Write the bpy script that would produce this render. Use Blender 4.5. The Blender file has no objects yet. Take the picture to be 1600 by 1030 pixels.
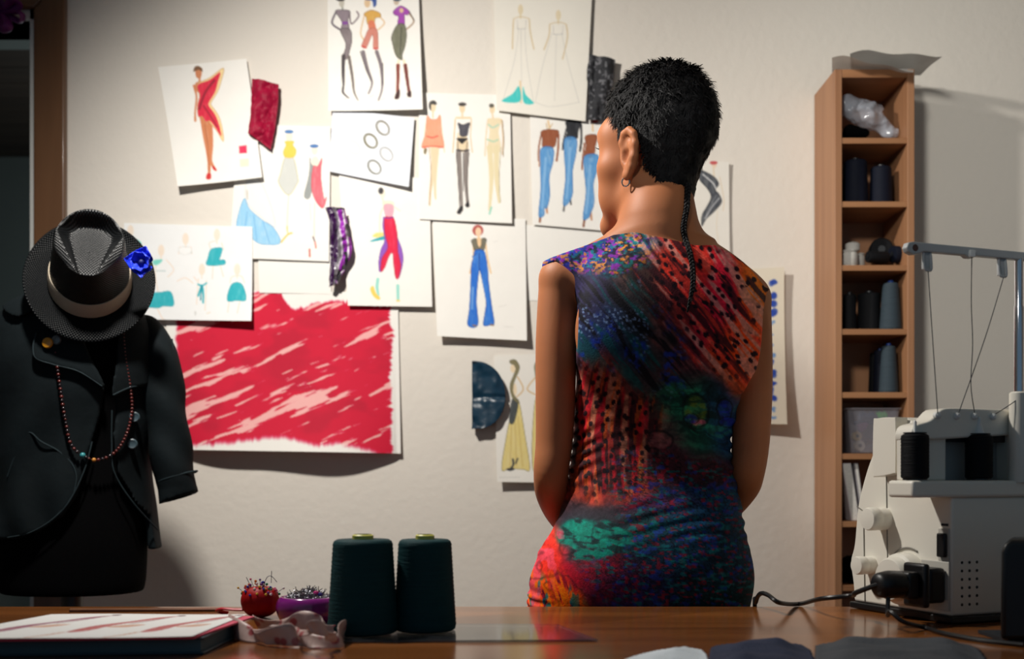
import bpy, bmesh, math, random
import numpy as np
from mathutils import Vector, Matrix, noise as mnoise
random.seed(7); rng = np.random.default_rng(7)
SC = bpy.context.scene; COL = SC.collection
F = 1800.0; HZ = 741.0            # focal length and horizon, in pixels of the 1600x1030 frame
DT = 1.625                         # distance of the far table edge
HC = 207.0/F*DT                    # camera above the table top
TZ = 0.85; ZC = TZ+HC; WY = 2.77
def P(px, py, d): return np.array([(px-800)/F*d, d, ZC-(py-HZ)/F*d])
def PX(px, d): return (px-800)/F*d
def PZ(py, d): return ZC-(py-HZ)/F*d
def lin(c):
    c = np.asarray(c, float)
    return np.where(c <= .04045, c/12.92, ((c+.055)/1.055)**2.4)
def L(r, g, b): return tuple(lin(np.array([r, g, b])/255.))+(1.,)

# ---------- materials
MATS = {}
def mat(name, col, rough=.6, metal=0., var=.08, vscale=12., bump=0., bscale=60., coat=0., sheen=0., sss=0., alpha=1., trans=0., spec=None, stretch=None, attr=None, bdetail=3):
    if name in MATS: return MATS[name]
    m = bpy.data.materials.new(name); m.use_nodes = True; nt = m.node_tree; N = nt.nodes; K = nt.links
    b = N['Principled BSDF']
    tc = N.new('ShaderNodeTexCoord'); mp = N.new('ShaderNodeMapping'); K.new(tc.outputs['Object'], mp.inputs['Vector'])
    if stretch: mp.inputs['Scale'].default_value = stretch
    no = N.new('ShaderNodeTexNoise'); no.inputs['Scale'].default_value = vscale; no.inputs['Detail'].default_value = 4
    K.new(mp.outputs[0], no.inputs['Vector'])
    mr = N.new('ShaderNodeMapRange'); mr.inputs[1].default_value = .25; mr.inputs[2].default_value = .75
    mr.inputs[3].default_value = 1-var; mr.inputs[4].default_value = 1+var
    K.new(no.outputs['Fac'], mr.inputs[0])
    mx = N.new('ShaderNodeMix'); mx.data_type = 'RGBA'; mx.blend_type = 'MULTIPLY'; mx.inputs[0].default_value = 1.
    if attr:
        at = N.new('ShaderNodeAttribute'); at.attribute_name = attr; K.new(at.outputs['Color'], mx.inputs[6])
    else: mx.inputs[6].default_value = col
    K.new(mr.outputs[0], mx.inputs[7]); K.new(mx.outputs[2], b.inputs['Base Color'])
    b.inputs['Roughness'].default_value = rough; b.inputs['Metallic'].default_value = metal
    if spec is not None: b.inputs['Specular IOR Level'].default_value = spec
    if coat: b.inputs['Coat Weight'].default_value = coat; b.inputs['Coat Roughness'].default_value = .12
    if sheen: b.inputs['Sheen Weight'].default_value = sheen; b.inputs['Sheen Roughness'].default_value = .4
    if sss:
        b.inputs['Subsurface Weight'].default_value = sss; b.inputs['Subsurface Radius'].default_value = (.012, .004, .002); b.inputs['Subsurface Scale'].default_value = 1.
    if alpha < 1: b.inputs['Alpha'].default_value = alpha
    if trans: b.inputs['Transmission Weight'].default_value = trans
    if bump:
        n2 = N.new('ShaderNodeTexNoise'); n2.inputs['Scale'].default_value = bscale; n2.inputs['Detail'].default_value = bdetail
        K.new(mp.outputs[0], n2.inputs['Vector'])
        bp = N.new('ShaderNodeBump'); bp.inputs['Strength'].default_value = bump; bp.inputs['Distance'].default_value = .003
        K.new(n2.outputs['Fac'], bp.inputs['Height']); K.new(bp.outputs[0], b.inputs['Normal'])
    MATS[name] = m
    return m

def wood(name, c1, c2, rough=.45, axis=2, scale=9., coat=0., planks=None):
    m = bpy.data.materials.new(name); m.use_nodes = True; nt = m.node_tree; N = nt.nodes; K = nt.links
    b = N['Principled BSDF']
    tc = N.new('ShaderNodeTexCoord'); mp = N.new('ShaderNodeMapping'); K.new(tc.outputs['Object'], mp.inputs['Vector'])
    s = [scale*3]*3; s[axis] = scale*.16; mp.inputs['Scale'].default_value = s
    n1 = N.new('ShaderNodeTexNoise'); n1.inputs['Scale'].default_value = 1.; n1.inputs['Detail'].default_value = 6; n1.inputs['Distortion'].default_value = .6
    K.new(mp.outputs[0], n1.inputs['Vector'])
    cr = N.new('ShaderNodeValToRGB'); cr.color_ramp.elements[0].position = .3; cr.color_ramp.elements[1].position = .7
    cr.color_ramp.elements[0].color = c1; cr.color_ramp.elements[1].color = c2
    K.new(n1.outputs['Fac'], cr.inputs[0])
    out = cr.outputs[0]
    if planks:
        br = N.new('ShaderNodeTexBrick'); br.inputs['Scale'].default_value = 1.; br.offset = .37
        br.inputs['Brick Width'].default_value = planks[0]; br.inputs['Row Height'].default_value = planks[1]
        br.inputs['Mortar Size'].default_value = .0012; br.inputs['Color1'].default_value = (1.1, 1.08, 1.05, 1)
        br.inputs['Color2'].default_value = (.72, .7, .68, 1); br.inputs['Mortar'].default_value = (.9, .8, .6, 1)
        mp2 = N.new('ShaderNodeMapping'); mp2.inputs['Rotation'].default_value = (0, 0, planks[2]); mp2.inputs['Location'].default_value = (planks[3], planks[4], 0)
        K.new(tc.outputs['Object'], mp2.inputs['Vector']); K.new(mp2.outputs[0], br.inputs['Vector'])
        mx = N.new('ShaderNodeMix'); mx.data_type = 'RGBA'; mx.blend_type = 'MULTIPLY'; mx.inputs[0].default_value = 1.
        K.new(out, mx.inputs[6]); K.new(br.outputs['Color'], mx.inputs[7]); out = mx.outputs[2]
    K.new(out, b.inputs['Base Color']); b.inputs['Roughness'].default_value = rough
    if coat: b.inputs['Coat Weight'].default_value = coat; b.inputs['Coat Roughness'].default_value = .1
    bp = N.new('ShaderNodeBump'); bp.inputs['Strength'].default_value = .06; bp.inputs['Distance'].default_value = .002
    K.new(n1.outputs['Fac'], bp.inputs['Height']); K.new(bp.outputs[0], b.inputs['Normal'])
    MATS[name] = m
    return m

# ---------- objects
def tag(o, label=None, cat=None, group=None, kind=None):
    if label: o['label'] = label
    if cat: o['category'] = cat
    if group: o['group'] = group
    if kind: o['kind'] = kind
    return o
def empty(name, loc, label, cat, group=None, rotz=0.):
    o = bpy.data.objects.new(name, None); COL.objects.link(o); o.location = tuple(loc); o.rotation_euler = (0, 0, rotz); o.empty_display_size = .05
    return tag(o, label, cat, group)
def root_of(o):
    while o.parent: o = o.parent
    return o
def obj(name, geo, m, parent=None, local=False, smooth=True, angle=40, colors=None, bevel=0., sub=0):
    """link ONE mesh object; geo = (verts, faces) in world space (or in the root's space when local)"""
    v, f = geo
    v = np.array(v, float).reshape(-1, 3)
    if parent is not None:
        org = np.zeros(3) if local else np.array(root_of(parent).location)
    else:
        org = np.array([(v[:, 0].min()+v[:, 0].max())/2, (v[:, 1].min()+v[:, 1].max())/2, v[:, 2].min()])
    v = v-org
    me = bpy.data.meshes.new(name)
    if isinstance(f, np.ndarray):
        me.vertices.add(len(v)); me.vertices.foreach_set('co', v.astype(np.float32).ravel())
        n, k = f.shape
        me.loops.add(n*k); me.loops.foreach_set('vertex_index', f.astype(np.int32).ravel())
        me.polygons.add(n); me.polygons.foreach_set('loop_start', np.arange(0, n*k, k, dtype=np.int32))
        me.update(calc_edges=True); me.validate()
    else:
        me.from_pydata([tuple(x) for x in v], [], [tuple(int(i) for i in q) for q in f]); me.update()
    if colors is not None:
        ca = me.color_attributes.new('Col', 'FLOAT_COLOR', 'POINT')
        c4 = np.ones((len(v), 4), np.float32); c4[:, :3] = colors
        ca.data.foreach_set('color', c4.ravel())
    if smooth: me.shade_smooth()
    if m is not None: me.materials.append(m)
    o = bpy.data.objects.new(name, me); COL.objects.link(o)
    if parent is not None: o.parent = parent
    else: o.location = tuple(org)
    if bevel:
        bm = o.modifiers.new('bevel', 'BEVEL'); bm.width = bevel; bm.segments = 3; bm.limit_method = 'ANGLE'; bm.angle_limit = math.radians(35)
    if sub:
        s = o.modifiers.new('sub', 'SUBSURF'); s.levels = sub; s.render_levels = sub
    if smooth and not isinstance(f, np.ndarray) and angle < 180:
        me.set_sharp_from_angle(angle=math.radians(angle))
    return o
def join(*geos):
    V = []; Q = []; n = 0
    for v, f in geos:
        v = np.array(v, float).reshape(-1, 3); V.append(v)
        Q += [tuple(int(i)+n for i in q) for q in f]; n += len(v)
    return np.concatenate(V), Q
def box(x0, x1, y0, y1, z0, z1):
    v = [(x, y, z) for z in (z0, z1) for y in (y0, y1) for x in (x0, x1)]
    return v, [(0, 2, 3, 1), (4, 5, 7, 6), (0, 1, 5, 4), (2, 6, 7, 3), (0, 4, 6, 2), (1, 3, 7, 5)]
def prism(poly, t0, t1, fn):
    """extrude a 2-D polygon between t0 and t1; fn(u, v, t) gives the point"""
    n = len(poly); v = [fn(u, w, t0) for u, w in poly]+[fn(u, w, t1) for u, w in poly]
    f = [tuple(range(n))[::-1], tuple(range(n, 2*n))]+[(i, (i+1) % n, n+(i+1) % n, n+i) for i in range(n)]
    bm = bmesh.new(); bv = [bm.verts.new(tuple(x)) for x in v]
    for q in f: bm.faces.new([bv[i] for i in q])
    bmesh.ops.recalc_face_normals(bm, faces=bm.faces)
    v = [tuple(x.co) for x in bm.verts]; bm.verts.index_update(); f = [tuple(x.index for x in q.verts) for q in bm.faces]; bm.free()
    return v, f
def frame(axis):
    a = np.array(axis, float); a /= np.linalg.norm(a)
    t = np.array([0, 0, 1.]) if abs(a[2]) < .9 else np.array([1., 0, 0])
    u = np.cross(t, a); u /= np.linalg.norm(u); return u, np.cross(a, u), a
def lathe(prof, origin, axis=(0, 0, 1), n=32, caps=True):
    """prof: (radius, height) list along axis"""
    u, w, a = frame(axis); o = np.array(origin, float); v = []; f = []
    for r, h in prof:
        for i in range(n):
            t = 2*math.pi*i/n; v.append(o+a*h+(u*math.cos(t)+w*math.sin(t))*r)
    m = len(prof)
    for j in range(m-1):
        for i in range(n):
            k = (i+1) % n; f.append((j*n+i, j*n+k, (j+1)*n+k, (j+1)*n+i))
    if caps:
        f.append(tuple(range(n))[::-1]); f.append(tuple(range((m-1)*n, m*n)))
    return v, f
def catmull(pts, n=8, closed=False):
    p = np.array(pts, float); m = len(p); out = []
    rngi = range(m if closed else m-1)
    for i in rngi:
        if closed: p0, p1, p2, p3 = p[(i-1) % m], p[i], p[(i+1) % m], p[(i+2) % m]
        else: p0, p1, p2, p3 = p[max(i-1, 0)], p[i], p[i+1], p[min(i+2, m-1)]
        for t in np.arange(n)/n:
            out.append(.5*((2*p1)+(-p0+p2)*t+(2*p0-5*p1+4*p2-p3)*t*t+(-p0+3*p1-3*p2+p3)*t**3))
    if not closed: out.append(p[-1])
    return np.array(out)
def tube(pts, r, n=8, smooth=6, flat=1.):
    p = catmull(pts, smooth) if smooth > 1 and len(pts) > 2 else np.array(pts, float)
    m = len(p); rr = np.full(m, r) if np.isscalar(r) else np.interp(np.linspace(0, 1, m), np.linspace(0, 1, len(r)), r)
    v = []; f = []; up = None
    for i in range(m):
        t = p[min(i+1, m-1)]-p[max(i-1, 0)]; t = t/(np.linalg.norm(t)+1e-12)
        if up is None: u, w, _ = frame(t)
        else:
            u = up-t*np.dot(up, t); u /= np.linalg.norm(u)+1e-12; w = np.cross(t, u)
        up = u
        for k in range(n):
            a = 2*math.pi*k/n; v.append(p[i]+(u*math.cos(a)+w*math.sin(a)*flat)*rr[i])
    for j in range(m-1):
        for k in range(n):
            q = (k+1) % n; f.append((j*n+k, j*n+q, (j+1)*n+q, (j+1)*n+k))
    f.append(tuple(range(n))[::-1]); f.append(tuple(range((m-1)*n, m*n)))
    return v, f
def ball(c, r, n=14, sc=(1, 1, 1)):
    v = []; f = []; m = n//2
    for j in range(m+1):
        th = math.pi*j/m
        for i in range(n):
            ph = 2*math.pi*i/n
            v.append((c[0]+r*sc[0]*math.sin(th)*math.cos(ph), c[1]+r*sc[1]*math.sin(th)*math.sin(ph), c[2]+r*sc[2]*math.cos(th)))
    for j in range(m):
        for i in range(n):
            k = (i+1) % n; f.append((j*n+i, (j+1)*n+i, (j+1)*n+k, j*n+k))
    return v, f
def grid_faces(nu, nv):
    i = np.arange(nu-1)[:, None]; j = np.arange(nv-1)[None, :]
    a = i*nv+j
    return np.stack([a, a+nv, a+nv+1, a+1], -1).reshape(-1, 4)

# ---------- value noise
def h2(ix, iy, s):
    n = (ix.astype(np.int64)*374761393+iy.astype(np.int64)*668265263+s*982451653) & 0x7fffffff
    n = ((n ^ (n >> 13))*1274126177) & 0x7fffffff
    return ((n ^ (n >> 16)) & 0xffff)/65535.
def vn(x, y, s=0):
    x = np.asarray(x, float); y = np.asarray(y, float)
    ix = np.floor(x); iy = np.floor(y); fx = x-ix; fy = y-iy
    fx = fx*fx*(3-2*fx); fy = fy*fy*(3-2*fy)
    a = h2(ix, iy, s); b = h2(ix+1, iy, s); c = h2(ix, iy+1, s); d = h2(ix+1, iy+1, s)
    return (a*(1-fx)+b*fx)*(1-fy)+(c*(1-fx)+d*fx)*fy
def fbm(x, y, s=0, o=4):
    t = 0; a = .5; w = 0
    for k in range(o):
        t = t+a*vn(x*2**k, y*2**k, s+k*17); w += a; a *= .5
    return t/w
def vn3(p, f, s=0):
    return (vn(p[..., 0]*f, p[..., 1]*f+.37*p[..., 2]*f, s)+vn(p[..., 1]*f+9.1, p[..., 2]*f-.41*p[..., 0]*f, s+5)+vn(p[..., 2]*f+3.3, p[..., 0]*f+.29*p[..., 1]*f, s+9))/3
def sstep(a, b, x):
    t = np.clip((x-a)/(b-a), 0, 1); return t*t*(3-2*t)

# ---------- signed distance modelling
def surfnet(xs, ys, zs, D):
    I = D < 0
    s = [slice(None, -1), slice(1, None)]
    cnt = np.zeros(tuple(n-1 for n in D.shape), np.int8)
    for a in (0, 1):
        for b in (0, 1):
            for c in (0, 1): cnt += I[s[a], s[b], s[c]]
    act = (cnt > 0) & (cnt < 8)
    ci, cj, ck = np.nonzero(act); n = len(ci)
    idx = np.full(act.shape, -1, np.int32); idx[ci, cj, ck] = np.arange(n)
    acc = np.zeros((n, 3)); w = np.zeros(n)
    cor = [(a, b, c) for a in (0, 1) for b in (0, 1) for c in (0, 1)]
    val = {q: D[ci+q[0], cj+q[1], ck+q[2]] for q in cor}
    pos = {q: np.stack([xs[ci+q[0]], ys[cj+q[1]], zs[ck+q[2]]], -1) for q in cor}
    for q in cor:
        for ax in range(3):
            if q[ax]: continue
            r = list(q); r[ax] = 1; r = tuple(r)
            a, b = val[q], val[r]; m = (a < 0) != (b < 0)
            if not m.any(): continue
            t = (a[m]/(a[m]-b[m]))[:, None]
            acc[m] += pos[q][m]*(1-t)+pos[r][m]*t; w[m] += 1
    V = acc/w[:, None]
    Q = []
    A = I[:-1, 1:-1, 1:-1] != I[1:, 1:-1, 1:-1]; i, j, k = np.nonzero(A); j = j+1; k = k+1
    q = np.stack([idx[i, j-1, k-1], idx[i, j, k-1], idx[i, j, k], idx[i, j-1, k]], -1); fl = ~I[i, j, k]; q[fl] = q[fl][:, ::-1]; Q.append(q)
    A = I[1:-1, :-1, 1:-1] != I[1:-1, 1:, 1:-1]; i, j, k = np.nonzero(A); i = i+1; k = k+1
    q = np.stack([idx[i-1, j, k-1], idx[i-1, j, k], idx[i, j, k], idx[i, j, k-1]], -1); fl = ~I[i, j, k]; q[fl] = q[fl][:, ::-1]; Q.append(q)
    A = I[1:-1, 1:-1, :-1] != I[1:-1, 1:-1, 1:]; i, j, k = np.nonzero(A); i = i+1; j = j+1
    q = np.stack([idx[i-1, j-1, k], idx[i, j-1, k], idx[i, j, k], idx[i-1, j, k]], -1); fl = ~I[i, j, k]; q[fl] = q[fl][:, ::-1]; Q.append(q)
    return V, np.concatenate(Q)
def smooth_mesh(V, Q, it=2, lam=.5):
    e = np.concatenate([Q[:, [0, 1]], Q[:, [1, 2]], Q[:, [2, 3]], Q[:, [3, 0]]])
    for k in range(it):
        A = np.zeros_like(V); c = np.zeros(len(V))
        for ax in range(3):
            A[:, ax] = np.bincount(e[:, 0], V[e[:, 1], ax], len(V))+np.bincount(e[:, 1], V[e[:, 0], ax], len(V))
        c = np.bincount(e[:, 0], minlength=len(V))+np.bincount(e[:, 1], minlength=len(V))
        V = V+lam*(A/c[:, None]-V)
    return V
class Field:
    def __init__(s, x, y, z):
        s.xs, s.ys, s.zs = [np.asarray(a, np.float32) for a in (x, y, z)]
        s.D = np.full((len(s.xs), len(s.ys), len(s.zs)), 1., np.float32)
    def sl(s, lo, hi):
        out = []
        for a, l, h in zip((s.xs, s.ys, s.zs), lo, hi):
            i = np.searchsorted(a, l); j = np.searchsorted(a, h); out.append(slice(int(i), int(max(j, i))))
        return tuple(out)
    def pts(s, S): return s.xs[S[0]][:, None, None], s.ys[S[1]][None, :, None], s.zs[S[2]][None, None, :]
    def put(s, fn, lo, hi, k=.0, op='u'):
        S = s.sl(lo, hi)
        if any(q.stop <= q.start for q in S): return
        d = fn(*s.pts(S)).astype(np.float32); a = s.D[S]
        if op == 'u':
            if k > 0:
                h = np.clip(.5+.5*(a-d)/k, 0, 1); r = a*(1-h)+d*h-k*h*(1-h)
            else: r = np.minimum(a, d)
        elif op == 's':
            d = -d
            if k > 0:
                h = np.clip(.5-.5*(a-d)/k, 0, 1); r = a*(1-h)+d*h+k*h*(1-h)
            else: r = np.maximum(a, d)
        s.D[S] = r
    def cap(s, a, b, ra, rb=None, k=.0, op='u', M=None, mar=.05):
        a = np.array(a, float); b = np.array(b, float); rb = ra if rb is None else rb
        if M is not None: a = M[0]@a+M[1]; b = M[0]@b+M[1]
        ab = b-a; l2 = float(ab@ab)+1e-12
        def fn(x, y, z):
            px, py, pz = x-a[0], y-a[1], z-a[2]
            t = np.clip((px*ab[0]+py*ab[1]+pz*ab[2])/l2, 0, 1)
            return np.sqrt((px-t*ab[0])**2+(py-t*ab[1])**2+(pz-t*ab[2])**2)-(ra+(rb-ra)*t)
        m = max(ra, rb)+mar
        s.put(fn, np.minimum(a, b)-m, np.maximum(a, b)+m, k, op)
    def ell(s, c, r, k=.0, op='u', M=None, R=None, mar=.05):
        c = np.array(c, float); r = np.array(r, float); Rm = np.eye(3) if R is None else np.array(R)
        if M is not None: c = M[0]@c+M[1]; Rm = M[0]@Rm
        def fn(x, y, z):
            px, py, pz = x-c[0], y-c[1], z-c[2]
            q = [(px*Rm[0, i]+py*Rm[1, i]+pz*Rm[2, i]) for i in range(3)]
            k0 = np.sqrt(sum((q[i]/r[i])**2 for i in range(3))); k1 = np.sqrt(sum((q[i]/r[i]**2)**2 for i in range(3)))+1e-9
            return k0*(k0-1)/k1
        m = r.max()+mar
        s.put(fn, c-m, c+m, k, op)
    def chain(s, pts, rad, k=0., op='u', M=None, mar=.05):
        for i in range(len(pts)-1): s.cap(pts[i], pts[i+1], rad[i], rad[i+1], k if i == 0 or k == 0 else max(k, .008), op, M, mar)
    def loft(s, tab, e=2.3, k=0., off=0., zlo=None, zhi=None, ret=False, extra=None):
        """tab rows: z, x-left, x-right, y-centre, half-depth"""
        t = np.array(sorted(tab), float); z = s.zs.astype(float)
        zz = catmull(t, 6); zz = zz[np.argsort(zz[:, 0])]
        g = [np.interp(z, zz[:, 0], zz[:, i]) for i in range(1, 5)]
        cx = (g[0]+g[1])/2; ax = (g[1]-g[0])/2; cy = g[2]; by = g[3]
        zlo = t[0, 0] if zlo is None else zlo; zhi = t[-1, 0] if zhi is None else zhi
        lo = (t[:, 1].min()-.06, (t[:, 3]-t[:, 4]).min()-.06, zlo-.05); hi = (t[:, 2].max()+.06, (t[:, 3]+t[:, 4]).max()+.06, zhi+.05)
        S = s.sl(lo, hi); zi = S[2]
        def fn(x, y, zq):
            A = ax[zi][None, None, :]; B = by[zi][None, None, :]
            u = np.abs(x-cx[zi][None, None, :])/A; v = np.abs(y-cy[zi][None, None, :])/B
            rad = (u**e+v**e)**(1/e)
            # distance along the ray to the centre, scaled by slope
            rr = np.sqrt((u*A)**2+(v*B)**2)
            d = rr*(1-1/np.maximum(rad, 1e-4)); d = np.where(rad < .05, -np.minimum(A, B), d)
            gr = np.sqrt((u**(e-1)/A)**2+(v**(e-1)/B)**2)/np.maximum(rad, 1e-4)**(e-1)
            d2 = (rad-1)/np.maximum(gr, 1e-3)
            d = np.where(np.abs(d2) < .06, d2, d)-off
            if extra is not None: d = d+extra(x, y, zq)
            return np.maximum(d, np.maximum(zq-zhi, zlo-zq))
        if ret: return fn, lo, hi
        s.put(fn, lo, hi, k)
    def mesh(s, it=1): 
        V, Q = surfnet(s.xs, s.ys, s.zs, s.D)
        return (smooth_mesh(V, Q, it) if it else V), Q
def poly_sd(poly, X, Z):
    """signed distance to a closed 2-D polygon, negative inside"""
    p = np.array(poly, float); d = np.full(np.broadcast(X, Z).shape, 1e9); ins = np.zeros(d.shape, bool)
    for i in range(len(p)):
        a = p[i]; b = p[(i+1) % len(p)]; e = b-a
        wx = X-a[0]; wz = Z-a[1]; t = np.clip((wx*e[0]+wz*e[1])/(e@e+1e-12), 0, 1)
        d = np.minimum(d, (wx-e[0]*t)**2+(wz-e[1]*t)**2)
        c = ((a[1] <= Z) & (b[1] > Z)) | ((b[1] <= Z) & (a[1] > Z))
        xc = a[0]+(Z-a[1])/(e[1] if abs(e[1]) > 1e-9 else 1e-9)*e[0]
        ins ^= c & (X < xc)
    d = np.sqrt(d); return np.where(ins, -d, d)
def pxpoly(pts, d): return [(PX(a, d), PZ(b, d)) for a, b in pts]
# ================= the room
m_wall = mat('wall_paint', L(226, 219, 208), .85, var=.02, vscale=3, bump=.35, bscale=55, bdetail=5)
m_wall2 = mat('far_room_paint', L(104, 112, 108), .9, var=.03)
m_ceil = mat('ceiling_paint', L(200, 196, 188), .9, var=.02)
m_floor = wood('floor_wood', L(88, 60, 40), L(120, 84, 56), .4, axis=1, planks=(1.2, .12, 0., 0, 0))
m_jamb = mat('white_gloss_paint', L(205, 205, 200), .45, var=.03)
m_casing = wood('casing_wood', L(84, 54, 28), L(112, 76, 46), .4, axis=2, scale=8, coat=.2)
m_darkboard = wood('dark_boards', L(40, 32, 26), L(58, 47, 38), .6, axis=0, scale=6)
def struct(name, geo, m, **k): return tag(obj(name, geo, m, **k), kind='structure')
DX0, DX1, DZ = -2.02, PX(50, WY), PZ(33, WY)      # the doorway
struct('floor', box(-2.5, 2.6, -.6, 5.2, -.05, 0), m_floor)
struct('ceiling', box(-2.5, 2.6, -.6, WY, 2.55, 2.6), m_ceil)
struct('wall_back', join(box(DX1, 2.5, WY, WY+.12, 0, 2.55), box(-2.4, DX0, WY, WY+.12, 0, 2.55), box(DX0, DX1, WY, WY+.12, DZ, 2.55)), m_wall)
struct('wall_left', box(-2.5, -2.4, -.6, WY+.12, 0, 2.55), m_wall)
struct('wall_right', box(2.5, 2.6, -.6, WY+.12, 0, 2.55), m_wall)
struct('wall_far', box(-2.5, 0., 4.94, 5.04, 0, 2.5), m_wall2)
struct('wall_far_side', box(-2.5, -2.4, WY+.12, 4.94, 0, 2.5), m_wall2)
struct('wall_far_right', box(-.6, -.5, WY+.12, 4.94, 0, 2.5), m_wall2)
bz = ZC+1.36
boards = [box(-2.4, -.6, y, y+.155, bz, bz+.02) for y in np.arange(3.69, 4.9, .16)]
struct('ceiling_boards', join(*boards), m_darkboard)
struct('ceiling_far', join(box(-2.4, -.6, WY+.12, 3.69, bz, bz+.06), box(-2.4, -.6, 3.69, 4.94, bz+.03, bz+.06)), m_wall2)
# doorway: jamb lining and a mitred wooden casing
jt = .0125
struct('trim_1', join(box(DX1, DX1+jt, WY-.012, WY+.12, 0, DZ+.022), box(DX0-jt, DX0, WY-.012, WY+.12, 0, DZ+.022), box(DX0-jt, DX1+jt, WY-.012, WY+.12, DZ, DZ+.022)), m_jamb)
cw = .074; ci = DX1+jt; co = ci+cw; ti = DZ+.022; to = ti+cw
def casing(poly): return prism(poly, WY-.024, WY, lambda u, w, t: (u, t, w))
struct('trim_2', casing([(ci, 0), (co, 0), (co, to), (ci, ti)]), m_casing, bevel=.004)
cas = [(DX0-jt, ti), (ci, ti), (co, to), (DX0-jt-cw, to)]
struct('trim_3', casing(cas), wood('casing_wood_cross', L(84, 54, 28), L(112, 76, 46), .4, axis=0, scale=8, coat=.2), bevel=.004)
struct('trim_4', casing([(DX0-jt-cw, 0), (DX0-jt, 0), (DX0-jt, ti), (DX0-jt-cw, to)]), m_casing, bevel=.004)
struct('baseboard_back', box(co, 2.5, WY-.012, WY, 0, .07), m_casing)

# ================= drawings pinned to the wall
m_paper = mat('drawing_paper', (1, 1, 1, 1), .8, var=.012, vscale=40, attr='Col')
class Art:
    def __init__(s, px, py, paper):
        s.x, s.y = px, py; s.c = np.empty(px.shape+(3,)); s.c[:] = np.array(paper)/255.
    def mix(s, cov, col): s.c += (np.array(col)/255.-s.c)*cov[..., None]
    def sub(s, p, m):
        lo = p.min(0)-m; hi = p.max(0)+m
        return np.nonzero((s.x > lo[0]) & (s.x < hi[0]) & (s.y > lo[1]) & (s.y < hi[1]))
    def fill(s, pts, col, al=1., smooth=True, line=None, lw=1.2, soft=1.1, grain=.16):
        p = catmull(pts, 5, True) if smooth else np.array(pts, float)
        S = s.sub(p, 4)
        if len(S[0]) == 0: return
        d = poly_sd(p, s.x[S], s.y[S]); g = 1-grain*2*np.abs(fbm(s.x[S]*.25, s.y[S]*.06, 3)-.5)
        t = np.zeros(s.x.shape); t[S] = np.clip(.5-d/soft, 0, 1)*al*g; s.mix(t, col)
        if line is not None:
            t = np.zeros(s.x.shape); t[S] = np.clip(.5+(lw/2-np.abs(d))/soft, 0, 1)*.8; s.mix(t, line)
    def line(s, pts, w, col, al=1., smooth=True, soft=1.1):
        p = catmull(pts, 5) if smooth and len(pts) > 2 else np.array(pts, float)
        S = s.sub(p, np.max(w)+3)
        if len(S[0]) == 0: return
        X, Y = s.x[S], s.y[S]; d = np.full(X.shape, 1e9); W = np.interp(np.linspace(0, 1, len(p)), np.linspace(0, 1, np.size(w)), np.atleast_1d(w)) if np.size(w) > 1 else np.full(len(p), w)
        for i in range(len(p)-1):
            a, b = p[i], p[i+1]; e = b-a; q = np.clip(((X-a[0])*e[0]+(Y-a[1])*e[1])/(e@e+1e-9), 0, 1)
            d = np.minimum(d, np.hypot(X-a[0]-q*e[0], Y-a[1]-q*e[1])-(W[i]+(W[i+1]-W[i])*q)/2)
        t = np.zeros(s.x.shape); t[S] = np.clip(.5-d/soft, 0, 1)*al; s.mix(t, col)
    def ring(s, c, rx, ry, rot, w, col, al=1.):
        a = np.linspace(0, 2*np.pi, 26); r = math.radians(rot)
        s.line([(c[0]+rx*math.cos(t)*math.cos(r)-ry*math.sin(t)*math.sin(r), c[1]+rx*math.cos(t)*math.sin(r)+ry*math.sin(t)*math.cos(r)) for t in a], w, col, al, smooth=False)
    def oval(s, c, rx, ry, col, al=1., rot=0):
        r = math.radians(rot)
        s.fill([(c[0]+rx*math.cos(t)*math.cos(r)-ry*math.sin(t)*math.sin(r), c[1]+rx*math.cos(t)*math.sin(r)+ry*math.sin(t)*math.cos(r)) for t in np.linspace(0, 2*np.pi, 15)[:-1]], col, al, smooth=False)
class T:
    """figure coordinates read off an enlarged detail of the drawing"""
    def __init__(s, a, ox, oy, k): s.a, s.o, s.k = a, np.array([ox, oy], float), k
    def m(s, p): return np.array(p, float)/s.k+s.o
    def fill(s, p, col, *a, **k): s.a.fill(s.m(p), col, *a, **k)
    def line(s, p, w, col, *a, **k): s.a.line(s.m(p), w, col, *a, **k)
    def oval(s, c, rx, ry, col, *a, **k): s.a.oval(s.m(c), rx/s.k, ry/s.k, col, *a, **k)
    def ring(s, c, rx, ry, rot, w, col, *a, **k): s.a.ring(s.m(c), rx/s.k, ry/s.k, rot, w, col, *a, **k)
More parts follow.
